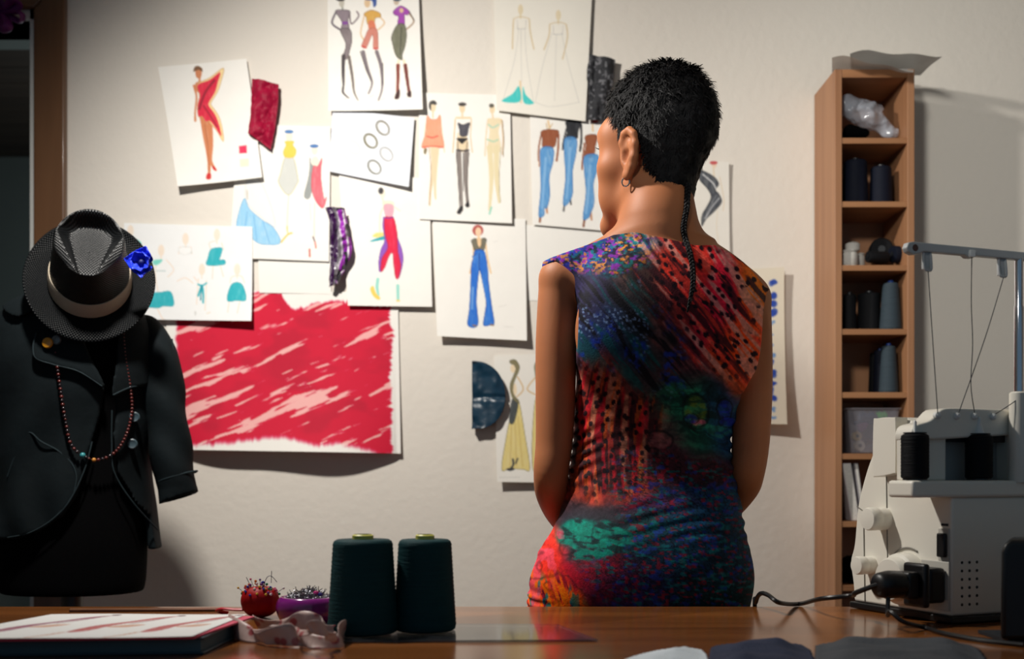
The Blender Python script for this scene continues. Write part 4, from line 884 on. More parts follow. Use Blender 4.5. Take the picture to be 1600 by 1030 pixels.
def surf_d(px, py, lo=1.55, hi=1.9):
    for d in np.arange(lo, hi, .002):
        p = P(px, py, d)
        for f in (B, D, H):
            i, j, k = [int(np.searchsorted(a, p[q])) for q, a in enumerate((f.xs, f.ys, f.zs))]
            if 0 < i < len(f.xs) and 0 < j < len(f.ys) and 0 < k < len(f.zs) and f.D[i, j, k] < 0: return d
    return 1.72
bp = [(1076, 288), (1074, 305), (1073, 325), (1070, 342), (1068, 358), (1071, 374), (1077, 392), (1081, 410), (1083, 430), (1082, 450), (1078, 470), (1074, 488)]
path = catmull([P(a, b, surf_d(a, b)-.006) for a, b in bp], 14)
m = len(path); st = []
for k in range(3):
    tt = np.linspace(0, 1, m); ph = tt*2*math.pi*13+k*2*math.pi/3; rr = np.interp(tt, [0, .1, .8, 1], [.0032, .0027, .0022, .0008])
    st.append(tube(path+np.stack([np.cos(ph)*rr, np.sin(2*ph)*rr*.6, 0*rr], -1), np.interp(tt, [0, .1, .85, 1], [.0032, .0025, .002, .0006]), 6, 1))
for k in range(40):                         # loose wisps
    i = rng.integers(4, m-2); d = rng.normal(0, 1, 3); d /= np.linalg.norm(d); d[1] = -abs(d[1])
    st.append(tube([path[i], path[i]+d*.004+np.array([0, 0, -.003]), path[i]+d*.007+np.array([0, 0, -.009])], [.0004, .0003, .0001], 4, 3))
obj('braid', join(*st), m_hair, woman)['label'] = 'thin braid hanging from the nape'
# earring, eyes, brows
ec = HR@np.array([-.0655-.0065, .0165, -.081])+Hc
a = np.linspace(0, 2*math.pi, 28)[:-1]; rp = [ec+HR@np.array([-.001*math.cos(t), .0060*math.cos(t), .0066*math.sin(t)]) for t in a]
obj('earring', tube(rp+[rp[0]], .0012, 8, 1), mat('silver', L(200, 196, 190), .22, 1.), woman)['label'] = 'small silver hoop earring'
m_eye = mat('eye_white', L(225, 220, 212), .2); m_iris = mat('iris', L(50, 30, 20), .15); m_brow = m_hair
for s in (-1, 1):
    c = HR@np.array([s*.031, .0745, -.015])+Hc; ey = obj('eye', ball(c, .0105, 16), m_eye, woman)
    obj('iris', lathe([(.001, .0006), (.0052, .0), (.0052, -.001)], c+HR@np.array([0, .0104, 0]), HR[:, 1], 16), m_iris, ey)
    lash = [tube([c+HR@np.array([x, .0095-.4*x*x/.01, .0035]), c+HR@np.array([x*1.2, .0125, .004]), c+HR@np.array([x*1.4, .0145, .0065])], [.0005, .0004, .0001], 4, 3) for x in np.linspace(-.009, .009, 12)]
    obj('eyelashes', join(*lash), m_brow, woman)
    obj('eyebrow', tube([HR@np.array([s*x, y, z])+Hc for x, y, z in ((.012, .0935, .006), (.028, .0885, .0125), (.046, .075, .008))], [.0024, .0026, .0008], 6, 6), m_brow, woman)
lips = [tube([HR@np.array(q)+Hc for q in ((-.023, .083, -.088), (-.010, .0965, z), (0, .0985, z-.001), (.010, .0965, z), (.023, .083, -.088))], [.0015, .004, .0042, .004, .0015], 8, 6) for z in (-.084, -.093)]
obj('lips', join(*lips), mat('lip_skin', L(150, 70, 62), .4, sss=.1), woman)
# ================= dress form with jacket, hat and necklace
MD = 2.30; MF = 2.185                 # depth of its centre and of its front surface
m_black = mat('black_jersey', L(5, 5, 6), .95, var=.15, bump=.2, bscale=300, spec=.06)
m_jack = mat('jacket_velvet', L(13, 21, 24), .8, var=.35, vscale=9, bump=.5, bscale=26, spec=.15)
m_jack2 = mat('jacket_seam', L(34, 46, 50), .75, var=.2, spec=.2)
m_post = wood('stand_wood', L(46, 28, 18), L(66, 42, 26), .4, axis=2, coat=.2)
form = empty('dress_form', (PX(114, MD), MD, 0), 'black dress form on wooden pole, wearing the jacket', 'dress form')
def MR(y, half, b, c=114, d=MD): return (PZ(y, MD), PX(c-half, MD), PX(c+half, MD), d, b)
FT = [MR(430, 38, .050), MR(470, 44, .060), MR(500, 88, .085), MR(525, 108, .100), MR(600, 112, .112), MR(690, 106, .100), MR(770, 110, .104), MR(850, 112, .112), MR(905, 110, .110), MR(925, 106, .106)]
G = Field(np.arange(PX(-20, MD), PX(250, MD), .005), np.arange(MD-.15, MD+.15, .005), np.arange(PZ(935, MD), PZ(420, MD), .005))
G.loft(FT, e=2.2); obj('torso', G.mesh(1), m_black, form)
pz = PZ(925, MD)
obj('pole', lathe([(.0205, .0), (.0205, pz-.02)], (PX(113, MD), MD, .02), n=20), m_post, form)
obj('base', lathe([(.0, 0), (.17, 0), (.175, .012), (.16, .028), (.03, .045), (.024, .06)], (PX(113, MD), MD, 0), n=36), m_post, form)
JT = [MR(462, 52, .070), MR(488, 98, .094), MR(512, 118, .106), MR(545, 124, .116), MR(600, 122, .122), MR(690, 119, .116), MR(770, 122, .122), MR(858, 130, .130), MR(900, 132, .132)]
jacket = empty('jacket', (PX(114, MD), MD, PZ(858, MD)), 'dark green-black jacket with wide lapels, worn open on the dress form', 'jacket')
def jfield(step=.0036): return Field(np.arange(PX(-35, MD), PX(262, MD), step), np.arange(MD-.175, MD+.16, step), np.arange(PZ(870, MD), PZ(450, MD), step))
def jwr(x, y, z): return -(.0035*np.sin(x*70+z*9+2*np.sin(z*14))*sstep(.98, 1.12, 2.2-z-0*x)+.002*np.sin(x*31-z*40))
J = jfield(); J.loft(JT, e=2.2, off=.004, extra=jwr)
J2 = Field(J.xs, J.ys, J.zs); J2.loft(JT, e=2.2, off=-.011)
shell = np.maximum(J.D, -J2.D)
JX, JZ = np.meshgrid(J.xs, J.zs, indexing='ij')
opening = [(110, 440), (118, 520), (158, 605), (150, 650), (136, 704), (120, 775), (98, 808), (66, 830), (30, 842), (-60, 848), (-60, 1100), (300, 1100), (240, 858), (228, 840), (199, 790), (175, 738), (170, 680), (172, 615), (184, 520), (186, 440)]
oc = poly_sd(pxpoly(opening, MF), JX, JZ)[:, None, :]
front = (J.ys < MD-.02)[None, :, None]
hem = (PZ(858, MD)-J.zs)[None, None, :]
Dj = np.maximum(shell, np.maximum(np.where(front, -oc, -1.), hem)).astype(np.float32)
neckcut = (J.zs-PZ(478, MD))[None, None, :]
J.D = np.maximum(Dj, neckcut).astype(np.float32)
obj('bodice', J.mesh(2), m_jack, jacket)
def overlay(name, poly, lo, hi, parent=jacket, m=None, tilt=None, d=MF, it=1):
    """a piece of cloth lying on the jacket front: the band between two offsets of its surface, cut to an outline"""
    f = jfield(.0028); f.loft(JT, e=2.2, off=hi); g = Field(f.xs, f.ys, f.zs); g.loft(JT, e=2.2, off=lo)
    X, Z = np.meshgrid(f.xs, f.zs, indexing='ij'); c = poly_sd(catmull(pxpoly(poly, d), 5, True), X, Z)[:, None, :]
    f.D = np.maximum(np.maximum(f.D, -g.D), np.maximum(c, (f.ys-MD+.01)[None, :, None])).astype(np.float32)
    return obj(name, f.mesh(it), m or m_jack, parent)
overlay('lapel', [(66, 522), (57, 545), (62, 563), (92, 573), (128, 583), (162, 606), (144, 560), (116, 505), (84, 500)], .008, .017)
overlay('lapel', [(186, 505), (246, 508), (246, 560), (217, 594), (196, 604), (173, 619), (177, 570)], .008, .016)
overlay('collar', [(2, 470), (30, 456), (70, 458), (80, 480), (50, 500), (22, 492)], .006, .016, d=2.24)
overlay('collar', [(200, 498), (212, 488), (240, 500), (256, 522), (250, 532), (225, 515)], .006, .016, d=2.24)
def jsurf(px, py, off=0.):
    a = np.array(sorted(JT)); z = PZ(py, MF); cx = np.interp(z, a[:, 0], (a[:, 1]+a[:, 2])/2); ax = np.interp(z, a[:, 0], (a[:, 2]-a[:, 1])/2)+off; b = np.interp(z, a[:, 0], a[:, 4])+off
    x = PX(px, MF); u = min(abs(x-cx)/ax, .995)
    return np.array([x, MD-b*(1-u**2.2)**(1/2.2), z])
def seam(pts, r=.0014, off=.0048): return tube([jsurf(a, b, off) for a, b in pts], r, 6, 8)
obj('pocket_seam', seam([(10, 745), (20, 720), (36, 690), (48, 676), (66, 690), (92, 704), (112, 722), (121, 745), (118, 770)]), m_jack2, jacket)
obj('hem_seam', seam([(142, 690), (132, 735), (112, 782), (86, 812), (52, 832), (14, 840)], .0015, .0045), m_jack2, jacket)
obj('hem_seam', seam([(169, 640), (168, 690), (172, 738), (196, 788), (222, 832)], .0015, .0045), m_jack2, jacket)
obj('lapel_seam', seam([(61, 522), (58, 545), (64, 562), (92, 572), (128, 582), (160, 604)], .0015, .017), m_jack2, jacket)
obj('lapel_seam', seam([(245, 520), (245, 560), (217, 593), (196, 603), (174, 617)], .0015, .016), m_jack2, jacket)
m_btn = mat('button_grey', L(58, 76, 84), .45)
for px, py in ((197, 650), (194, 693)):
    c = jsurf(px, py, .0095); obj('button', lathe([(.0, -.001), (.0098, -.001), (.0102, .002), (.008, .0036), (.006, .0028), (0, .0028)], c, (.25, -.95, 0), 20), m_btn, jacket)
def sleeve(pts, rad, cutz, tilt, side):
    lo = np.min([p for p in pts], 0)-.06; hi = np.max([p for p in pts], 0)+.06
    f = Field(np.arange(lo[0], hi[0], .0034), np.arange(lo[1], hi[1], .0034), np.arange(lo[2], hi[2], .0034)); g = Field(f.xs, f.ys, f.zs)
    pp = catmull(pts, 5); rr = np.interp(np.linspace(0, 1, len(pp)), np.linspace(0, 1, len(rad)), rad)
    for i in range(len(pp)-1): f.cap(pp[i], pp[i+1], rr[i], rr[i+1], .004); g.cap(pp[i], pp[i+1], rr[i]-.0115, rr[i+1]-.0115, .004)
    x, y, z = f.pts((slice(None),)*3)
    f.D = f.D-.0026*np.sin(z*60+x*45*side+2.5*np.sin(y*25))*sstep(0, .2, hi[2]-z)
    f.D = np.maximum(np.maximum(f.D, -g.D), (cutz+tilt*(x-pts[-1][0])-z)).astype(np.float32)
    return f.mesh(2)
S = lambda a, b, d=MD-.005: P(a, b, d)
slv = obj('sleeve', sleeve([S(226, 520), S(246, 560), S(254, 610), S(262, 670), S(272, 735), S(284, 815)], [.036, .041, .041, .040, .039, .0375], PZ(777, MD), .32, 1), m_jack, jacket)
sl2 = obj('sleeve', sleeve([S(2, 520), S(-16, 560), S(-25, 620), S(-26, 690), S(-30, 745), S(-40, 815)], [.036, .041, .040, .037, .036, .035], PZ(777, MD), -.3, -1), m_jack, jacket)
cp = []
for a in np.linspace(0, 2*math.pi, 30)[:-1]:
    x = .0385*math.cos(a); cp.append(S(277, 745)+np.array([x, .0385*math.sin(a), .30*x]))
obj('cuff_seam', tube(cp+[cp[0]], .0018, 6, 1), m_jack2, slv)
# pins on the lapel
for px, py, r, c, lb, f in ((82, 538, .0102, L(206, 140, 30), 'round orange pin badge on the left lapel', .0215), (94, 533, .0090, L(92, 104, 108), 'round grey pin badge behind the orange one', .0175)):
    b = empty('pin_badge', jsurf(px, py, f), lb, 'badge', 'badges on the jacket lapel')
    obj('disc', lathe([(0, -.002), (r, -.002), (r*1.03, .0005), (r*.9, .003), (0, .0042)], jsurf(px, py, f), (-.12, -.98, .1), 24), mat('badge_%d' % px, c, .3, coat=.5), b)
    obj('pin', tube([jsurf(px, py, f), jsurf(px+3, py+2, .012)], .0008, 6, 1), mat('steel', L(160, 160, 164), .3, 1.), b)
# necklace
nk = [(184, 500), (186, 528), (189, 560), (194, 600), (196, 636), (191, 670), (182, 696), (168, 712), (150, 719), (136, 715), (122, 704), (113, 690), (108, 662), (104, 636), (101, 612), (98, 588), (95, 568), (92, 545)]
def nsurf(a, b):
    inside = 120 < a < 178 and b > 560
    return jsurf(a, b, .012 if b < 560 or a > 170 or a < 130 else .006)
necklace = empty('necklace', nsurf(150, 719), 'long string of dark red beads hanging on the jacket front', 'necklace')
npth = catmull([nsurf(a, b) for a, b in nk], 12)
npth[:, 1] -= .003
for k in range(3): npth[1:-1] = (npth[:-2]+npth[1:-1]*2+npth[2:])/4
obj('cord', tube(npth, .0007, 5, 1), mat('cord_thread', L(40, 16, 14), .8), necklace)
seg = np.r_[0, np.cumsum(np.linalg.norm(np.diff(npth, axis=0), axis=1))]
m_red = mat('red_bead', L(84, 22, 18), .3, var=.3, vscale=90, coat=.3); m_dkb = mat('dark_bead', L(34, 24, 30), .25, coat=.3); m_tq = mat('turquoise_bead', L(52, 140, 146), .3, coat=.4); m_cor = mat('coral_bead', L(150, 42, 50), .3, coat=.4); m_amb = mat('amber_bead', L(196, 130, 52), .3, coat=.4)
bd = []; t = .004
while t < seg[-1]-.004:
    f = t/seg[-1]; r = .0031 if f < .47 else rng.choice([.0026, .0032, .0036]); mm = m_red if f < .5 else [m_red, m_dkb, m_red, m_dkb][len(bd) % 4]
    c = np.array([np.interp(t, seg, npth[:, k]) for k in range(3)]); py = HZ-(c[2]-ZC)*F/c[1]; px = 800+c[0]*F/c[1]
    for qx, qy, rr, m_ in ((103, 635, .0056, m_tq), (110, 672, .0064, m_cor), (131, 714, .0056, m_tq), (144, 719, .0042, m_amb), (116, 696, .0048, m_dkb)):
        if math.hypot(px-qx, py-qy) < 3.6: r = rr; mm = m_
    bd.append((c, r, mm)); t += r*2.02+.0006
for c, r, mm in bd[:98]: obj('bead', ball(c, r, 10), mm, necklace)

# ---------- straw hat
hat = empty('fedora_hat', P(142, 470, 2.2), 'black straw fedora with cream band and blue flower, on the dress form', 'hat')
hn = np.array([.27, -.79, .55]); hn /= np.linalg.norm(hn)
hf = np.array([.14, -.62, -.78]); hf -= hn*(hf@hn); hf /= np.linalg.norm(hf); hs = np.cross(hf, hn)       # towards the viewer's ... side
HO = P(141, 440, 2.215)
def hp(s, f, h): return HO+(hs*s+hf*f+hn*h)*.94
def straw(name, col):
    m = bpy.data.materials.new(name); m.use_nodes = True; nt = m.node_tree; N = nt.nodes; K = nt.links; b = N['Principled BSDF']
    b.inputs['Base Color'].default_value = col; b.inputs['Roughness'].default_value = .36; b.inputs['Specular IOR Level'].default_value = .08
    at = N.new('ShaderNodeAttribute'); at.attribute_name = 'Col'; wv = []
    sp = N.new('ShaderNodeSeparateColor'); K.new(at.outputs['Color'], sp.inputs[0])
    def sine(o, k):
        a = N.new('ShaderNodeMath'); a.operation = 'MULTIPLY'; a.inputs[1].default_value = k; K.new(o, a.inputs[0])
        c = N.new('ShaderNodeMath'); c.operation = 'SINE'; K.new(a.outputs[0], c.inputs[0]); return c.outputs[0]
    mu = N.new('ShaderNodeMath'); mu.operation = 'MULTIPLY'; K.new(sine(sp.outputs[0], 1100.), mu.inputs[0]); K.new(sine(sp.outputs[1], 1100.), mu.inputs[1])
    bp = N.new('ShaderNodeBump'); bp.inputs['Strength'].default_value = .4; bp.inputs['Distance'].default_value = .0014; K.new(mu.outputs[0], bp.inputs['Height']); K.new(bp.outputs[0], b.inputs['Normal'])
    no = N.new('ShaderNodeTexNoise'); no.inputs['Scale'].default_value = 300; tc = N.new('ShaderNodeTexCoord'); K.new(tc.outputs['Object'], no.inputs['Vector'])
    mr = N.new('ShaderNodeMapRange'); mr.inputs[3].default_value = .3; mr.inputs[4].default_value = .55; K.new(no.outputs[0], mr.inputs[0]); K.new(mr.outputs[0], b.inputs['Roughness'])
    return m
m_straw = straw('black_straw', L(4, 6, 8)); m_crown = straw('glossy_black_straw', L(4, 6, 8)); m_crown.node_tree.nodes['Principled BSDF'].inputs['Specular IOR Level'].default_value = .42
def crown_pt(th, q):
    """th = angle, 0 at the front; q 0..1 up the side, 1..2 across the top"""
    c, s = math.cos(th), math.sin(th); up_ = min(q, 1.)
    H = .112-.014*c*min(1., 2-q)                        # taller at the back
    taper = 1-.17*up_**1.3
    pinch = .17*up_**1.2*sum(math.exp(-((th_-a)/.36)**2) for th_ in (math.atan2(s, c),) for a in (-.85, .85))
    a = .079*taper*(1-pinch*.75); b = .096*taper*(1-.10*up_*max(c, 0)-pinch*.35)
    if q <= 1: return s*a, c*b, H*up_
    r = 2-q; x, y = s*a*r, c*b*r
    rnd = .010*(1-r**3)
    v = y/.085; wdt = .060*np.clip((1.0-v)/1.3, 0, 1)**.8+.002
    e = np.sqrt((x/wdt)**2+(max(-v-.45, 0)/.42)**2)
    dent = .036*(1-sstep(.55, 1.10, e))*sstep(-1.02, -.7, v)
    return x, y, H+rnd-dent
nth = 120; V = []; Cc = []
ths = np.linspace(-math.pi, math.pi, nth+1)[:-1]
qs = np.r_[np.linspace(0, .9, 16), .95, .985, 1.015, np.linspace(1.05, 1.985, 40)]
for q in qs:
    for th in ths: V.append(hp(*crown_pt(th, q))); x, y, _ = crown_pt(th, q); Cc.append((th*.085 if q < 1 else x, (q*.11 if q < 1 else y), 0))
nq = len(qs); f = [(j*nth+i, j*nth+(i+1) % nth, (j+1)*nth+(i+1) % nth, (j+1)*nth+i) for j in range(nq-1) for i in range(nth)]; f.append(tuple(range((nq-1)*nth, nq*nth))[::-1])
obj('crown', (V, f), m_crown, hat, colors=np.array(Cc)+.5, angle=180)
V = []; Cc = []; es = np.r_[np.linspace(0, 1, 14), 1.012, 1.0, np.linspace(.96, 0, 8)]
for k, e in enumerate(es):
    for th in ths:
        c, s = math.cos(th), math.sin(th); a = .079+(.127-.079)*e; b = .096+(.146-.096)*e
        h = e**1.6*(-.016*max(c, 0)**1.0+.030*max(-c, 0)**1.5+.010*abs(s)**2)-(.0022 if k > 14 else 0)+(-.001 if k == 14 else 0)
        V.append(hp(s*a, c*b, h)); Cc.append((th*.11, e*.05, 0))
nq = len(es); f = [(j*nth+i, j*nth+(i+1) % nth, (j+1)*nth+(i+1) % nth, (j+1)*nth+i) for j in range(nq-1) for i in range(nth)]
obj('brim', (V, f), m_straw, hat, colors=np.array(Cc)+.5, angle=180)
V = []
for h, o in ((.001, .0), (.001, .0022), (.010, .003), (.024, .003), (.031, .0018), (.031, 0)):
    for th in ths:
        x, y, z = crown_pt(th, h/.112); k = 1+o/.085; V.append(hp(x*k, y*k, h))
f = [(j*nth+i, j*nth+(i+1) % nth, (j+1)*nth+(i+1) % nth, (j+1)*nth+i) for j in range(5) for i in range(nth)]
obj('hat_band', (V, f), mat('cream_ribbon', L(182, 168, 146), .7, var=.08, bump=.2, bscale=400), hat)['label'] = 'cream ribbon band'
# blue silk flower
fl = P(223, 411, 2.165)
m_blue = mat('blue_silk', L(10, 52, 226), .5, var=.2, vscale=60, sheen=.2)
flower = None
pet = []
for k in range(7):
    a = k*2*math.pi/7+.3; r0 = .034 if k % 2 else .028; V = []
    d = np.array([math.cos(a), -.30 if k % 2 else -.65, math.sin(a)*1.05]); d /= np.linalg.norm(d); sdv = np.cross(d, [0, -1., 0]); sdv /= np.linalg.norm(sdv); nn = np.cross(sdv, d)
    for i in range(9):
        for j in range(9):
            u = i/8; w_ = (j/8-.5)*2; wd = .019*math.sin(math.pi*min(.12+u*.8, 1))
            V.append(fl+d*u*r0*(1-.16*w_*w_)+sdv*w_*wd+nn*(.006*u*u+.003*w_*w_+.0016*math.sin(9*w_+5*u+k)))
    pet.append((V, grid_faces(9, 9)))
for q in pet:
    o = obj('petal', q, m_blue, hat); s = o.modifiers.new('silk', 'SOLIDIFY'); s.thickness = .0007; o['label'] = 'blue silk petal'
obj('flower_centre', ball(fl+np.array([0, -.008, 0]), .006, 10), mat('blue_dark', L(4, 18, 96), .6), hat)
obj('leaf', tube([fl+np.array([-.004, 0, -.005]), fl+np.array([-.006, -.004, -.018]), fl+np.array([.004, -.004, -.026])], [.003, .008, .001], 8, 5, .25), mat('leaf_blue', L(20, 70, 110), .6), hat)

# ================= narrow bookcase
BD = 2.59; bx0, bx1 = PX(1304.5, BD), PX(1429, BD); by1 = WY-.003
m_beech = wood('beech', L(150, 104, 72), L(172, 124, 88), .5, axis=2, scale=7); m_beechx = wood('beech_shelf', L(152, 104, 68), L(174, 124, 84), .5, axis=0, scale=7)
case = empty('bookcase', ((bx0+bx1)/2, (BD+by1)/2, 0), 'tall narrow beech bookcase against the wall', 'bookcase')
st_ = .016; zt_ = PZ(108, BD)
obj('side_panel', box(bx0, bx0+st_, BD, by1, 0, zt_), m_beech, case, bevel=.0012); obj('side_panel', box(bx1-st_, bx1, BD, by1, 0, zt_), m_beech, case, bevel=.0012)
obj('top_panel', box(bx0+st_, bx1-st_, BD+.001, by1, PZ(121, BD), zt_), m_beechx, case, bevel=.001)
obj('back_panel', box(bx0+st_, bx1-st_, by1-.006, by1-.001, .02, PZ(121, BD)), m_beech, case)
obj('plinth', box(bx0+st_, bx1-st_, BD+.012, BD+.026, 0, .06), m_beechx, case)
SY = [215, 314.5, 414, 514, 613, 709, 815, 915, 1015, 1115, 1215, 1315]; shz = [PZ(y, BD) for y in SY]
for z in shz:
    if z > .07: obj('shelf', box(bx0+st_, bx1-st_, BD+.002, by1-.006, z-.013, z), m_beechx, case, bevel=.001)
# loose translucent sheets lying on top
def topsheet(pts, m, lb):
    a = [P(x, y, d) for x, y, d in pts]; n = 16; V = []
    for i in range(n):
        for j in range(n):
            u, v = i/(n-1), j/(n-1); p = (a[0]*(1-u)+a[1]*u)*(1-v)+(a[3]*(1-u)+a[2]*u)*v
            p = p+np.array([0, 0, .007*math.sin(u*5+.4)*(1-v)+.004*math.sin(u*11+v*4)*(1-v)]); p[2] = max(p[2], zt_+.002) if p[0] < bx1 and p[1] > BD else p[2]; V.append(p)
    return tag(obj('plastic_sheet', (V, grid_faces(n, n)), m), lb, 'sheet', 'loose sheets on top of the bookcase')
m_film = mat('milky_film', L(200, 198, 194), .4, var=.1, alpha=.8)
topsheet([(1300, 92, 2.53), (1425, 106, 2.53), (1432, 118, 2.72), (1300, 122, 2.72)], m_film, 'curled milky sheet on the left of the bookcase top')
topsheet([(1328, 86, 2.56), (1472, 82, 2.56), (1438, 118, 2.71), (1330, 112, 2.71)], mat('grey_film', L(196, 195, 192), .5, var=.08, alpha=.9), 'pale sheet overhanging the right of the bookcase top')
# ---------- thread cones (shared builder)
def cone_parts(root, c, rb, rt_, h, m, mt, tip=.006, local=False):
    prof = [(rb*.9, 0), (rb*.98, .002), (rb, .006)]+[(rb+(rt_-rb)*t+(.0006 if k % 2 else 0), .006+(h-.012)*t) for k, t in enumerate(np.linspace(0, 1, 40))]+[(rt_*.97, h-.002), (rt_*.88, h), (.2*rt_, h+.0005)]
    obj('thread', lathe(prof, c, n=40), m, root)
    cn = obj('core', lathe([(rt_*.36, -.004), (rt_*.36, tip), (rt_*.30, tip+.0015), (rt_*.28, -.004)], c+np.array([0, 0, h]), n=24, caps=False), mt, root)
    bt = obj('core', lathe([(rb*.86, .0), (rb*.9, .0012), (rb*.9, .0), (rb*.5, 0)], c, n=24), mt, root)
def thread_mat(name, c, v=.12): return mat(name, c, .7, var=v, vscale=22, stretch=(1, 1, 26), bump=.35, bscale=30, spec=.2)
m_navy = thread_mat('navy_thread', L(12, 17, 32)); m_blk = thread_mat('black_thread', L(14, 15, 18)); m_gb = thread_mat('grey_blue_thread', L(54, 66, 74)); m_wht = thread_mat('white_thread', L(200, 196, 188), .05)
m_bcore = mat('blue_plastic', L(24, 60, 130), .4); m_dcore = mat('dark_plastic', L(24, 26, 30), .4); m_ycore = mat('yellow_plastic', L(206, 200, 96), .45)
def shelf_cone(x0, x1, ytop, si, m, mt, lb, d=BD+.06, taper=.78, cat='thread cone'):
    z = shz[si]; c = np.array([PX((x0+x1)/2, d), d, z]); rb = (x1-x0)/2/F*d; h = PZ(ytop, d)-z
    r = empty('thread_cone', c, lb, cat, 'thread cones on the bookcase shelves'); cone_parts(r, c, rb, rb*taper, h, m, mt, .005)
shelf_cone(1317, 1356, 252, 1, m_navy, m_dcore, 'larger navy thread cone on the second bookcase shelf', taper=.9)
shelf_cone(1359, 1394, 262, 1, m_navy, m_dcore, 'smaller navy thread cone on the second bookcase shelf', taper=.9)
shelf_cone(1317, 1338, 461, 3, m_blk, m_dcore, 'black thread cone leftmost on the shelf with the grey-blue cone', taper=.9)
shelf_cone(1340, 1376, 459, 3, m_blk, m_dcore, 'black thread cone in the middle of the shelf, beside the grey-blue cone', taper=.92, d=BD+.075)
shelf_cone(1375, 1408, 443, 3, m_gb, m_bcore, 'tall grey-blue thread cone right of two black cones', d=BD+.04, taper=.72)
shelf_cone(1357, 1379, 552, 4, m_blk, m_dcore, 'dark thread cone leftmost behind the blue-based cone', d=BD+.11)
shelf_cone(1364, 1386, 548, 4, m_navy, m_bcore, 'dark navy thread cone between the black and grey cones', d=BD+.078)
shelf_cone(1374, 1403, 541, 4, m_gb, m_bcore, 'grey thread cone with blue base in front of two dark cones', d=BD+.04, taper=.72)
# white spools and black rolls on the third shelf
for cx, cy, r, si, lb in ((1327, 399, 13, 2, 'white thread spool at the front of the third bookcase shelf'), (1340, 396, 11, 2, 'white thread spool second from the left on the third shelf')):
    d = BD+.035 if cx == 1327 else BD+.07; c = np.array([PX(cx, d), d, shz[2]]); r_ = r/F*d
    s = empty('thread_spool', c, lb, 'spool', 'white spools on the third shelf')
    obj('thread', lathe([(r_*.85, .004), (r_, .008), (r_, .030), (r_*.85, .034)], c, n=24), m_wht, s); obj('flange', lathe([(r_*.9, 0), (r_, .002), (r_, .004), (r_*.8, .004)], c, n=24), m_wht, s); obj('flange', lathe([(r_*.9, .034), (r_, .036), (r_, .038), (r_*.3, .038)], c, n=24), m_wht, s)
c = np.array([PX(1332, BD+.05), BD+.05, shz[2]+.0385]); s = empty('thread_spool', c, 'white thread spool stacked on top of the other white spools', 'spool', 'white spools on the third shelf')
obj('thread', lathe([(.012, .0), (.0165, .003), (.0165, .018), (.012, .021)], c, n=24), m_wht, s); obj('core', lathe([(.005, -.0005), (.005, .023)], c, n=16), mat('card_core', L(150, 140, 120), .7), s)
def roll(px, py, r, ln, d, lb, ax=(1, .25, 0), m=m_blk):
    c = P(px, py, d); c[2] = max(c[2], shz[2]+r*1.002); u = np.array(ax, float); u /= np.linalg.norm(u)
    s = empty('thread_spool', c-np.array([0, 0, r]), lb, 'spool', 'dark spools on the third shelf'); obj('thread', lathe([(r*.9, -ln/2), (r, -ln/2+.003), (r, ln/2-.003), (r*.9, ln/2)], c, u, 28), m, s); obj('core', lathe([(r*.3, -ln/2-.002), (r*.3, ln/2+.002)], c, u, 16), m_dcore, s)
roll(1371, 402, .0135, .050, BD+.035, 'black thread roll lying at the front of the third shelf')
roll(1376, 392, .027, .042, BD+.10, 'large round black thread roll at the back of the third shelf', (.2, 1, 0))
roll(1404, 398, .0195, .034, BD+.055, 'dark navy thread roll lying at the right end of the third shelf', (1, .3, 0), m_navy)
# plastic bag on the top compartment
def blob(lo, hi, fn, step=.003, it=1):
    f = Field(np.arange(lo[0], hi[0], step), np.arange(lo[1], hi[1], step), np.arange(lo[2], hi[2], step)); fn(f); return f.mesh(it)
z0 = shz[0]
def bagf(f):
    x, y, z = f.pts((slice(None),)*3)
    a = P(1322, 165, BD+.06); b = P(1392, 207, BD+.05)
    f.chain([a, (a+b)/2+np.array([0, 0, .006]), b], [.022, .030, .013], .02)
    pp = np.stack(np.broadcast_arrays(x, y, z), -1); f.D = (f.D+(vn3(pp, 55., 4)-.5)*.022+(vn3(pp, 120., 8)-.5)*.008).astype(np.float32); f.D = np.maximum(f.D, z0+.0015-z).astype(np.float32)
bag = empty('plastic_bag', P(1355, 213, BD+.06), 'crumpled clear plastic bag in the top bookcase compartment', 'bag')
obj('film', blob((bx0+st_+.002, BD+.008, z0), (bx1-st_-.002, BD+.125, z0+.12), bagf), mat('clear_film', L(190, 195, 205), .12, var=.2, vscale=40, alpha=.45, coat=.6), bag)
def fabf(f): f.cap(P(1328, 205, BD+.065), P(1352, 208, BD+.06), .016, .010); f.D = np.maximum(f.D, z0+.003-f.pts((slice(None),)*3)[2]).astype(np.float32)
obj('contents', blob((bx0+st_+.003, BD+.01, z0), (bx1-st_-.002, BD+.125, z0+.1), fabf), m_black, bag)
tag(obj('fabric_roll', blob((bx0+st_+.001, BD+.09, z0), (bx1, by1-.007, z0+.09), lambda f: f.cap((bx0+st_+.032, BD+.142, z0+.0275), (bx0+st_+.075, BD+.144, z0+.0275), .026)), mat('dark_fabric', L(22, 22, 26), .9, bump=.3)), 'dark folded fabric behind the plastic bag', 'fabric')
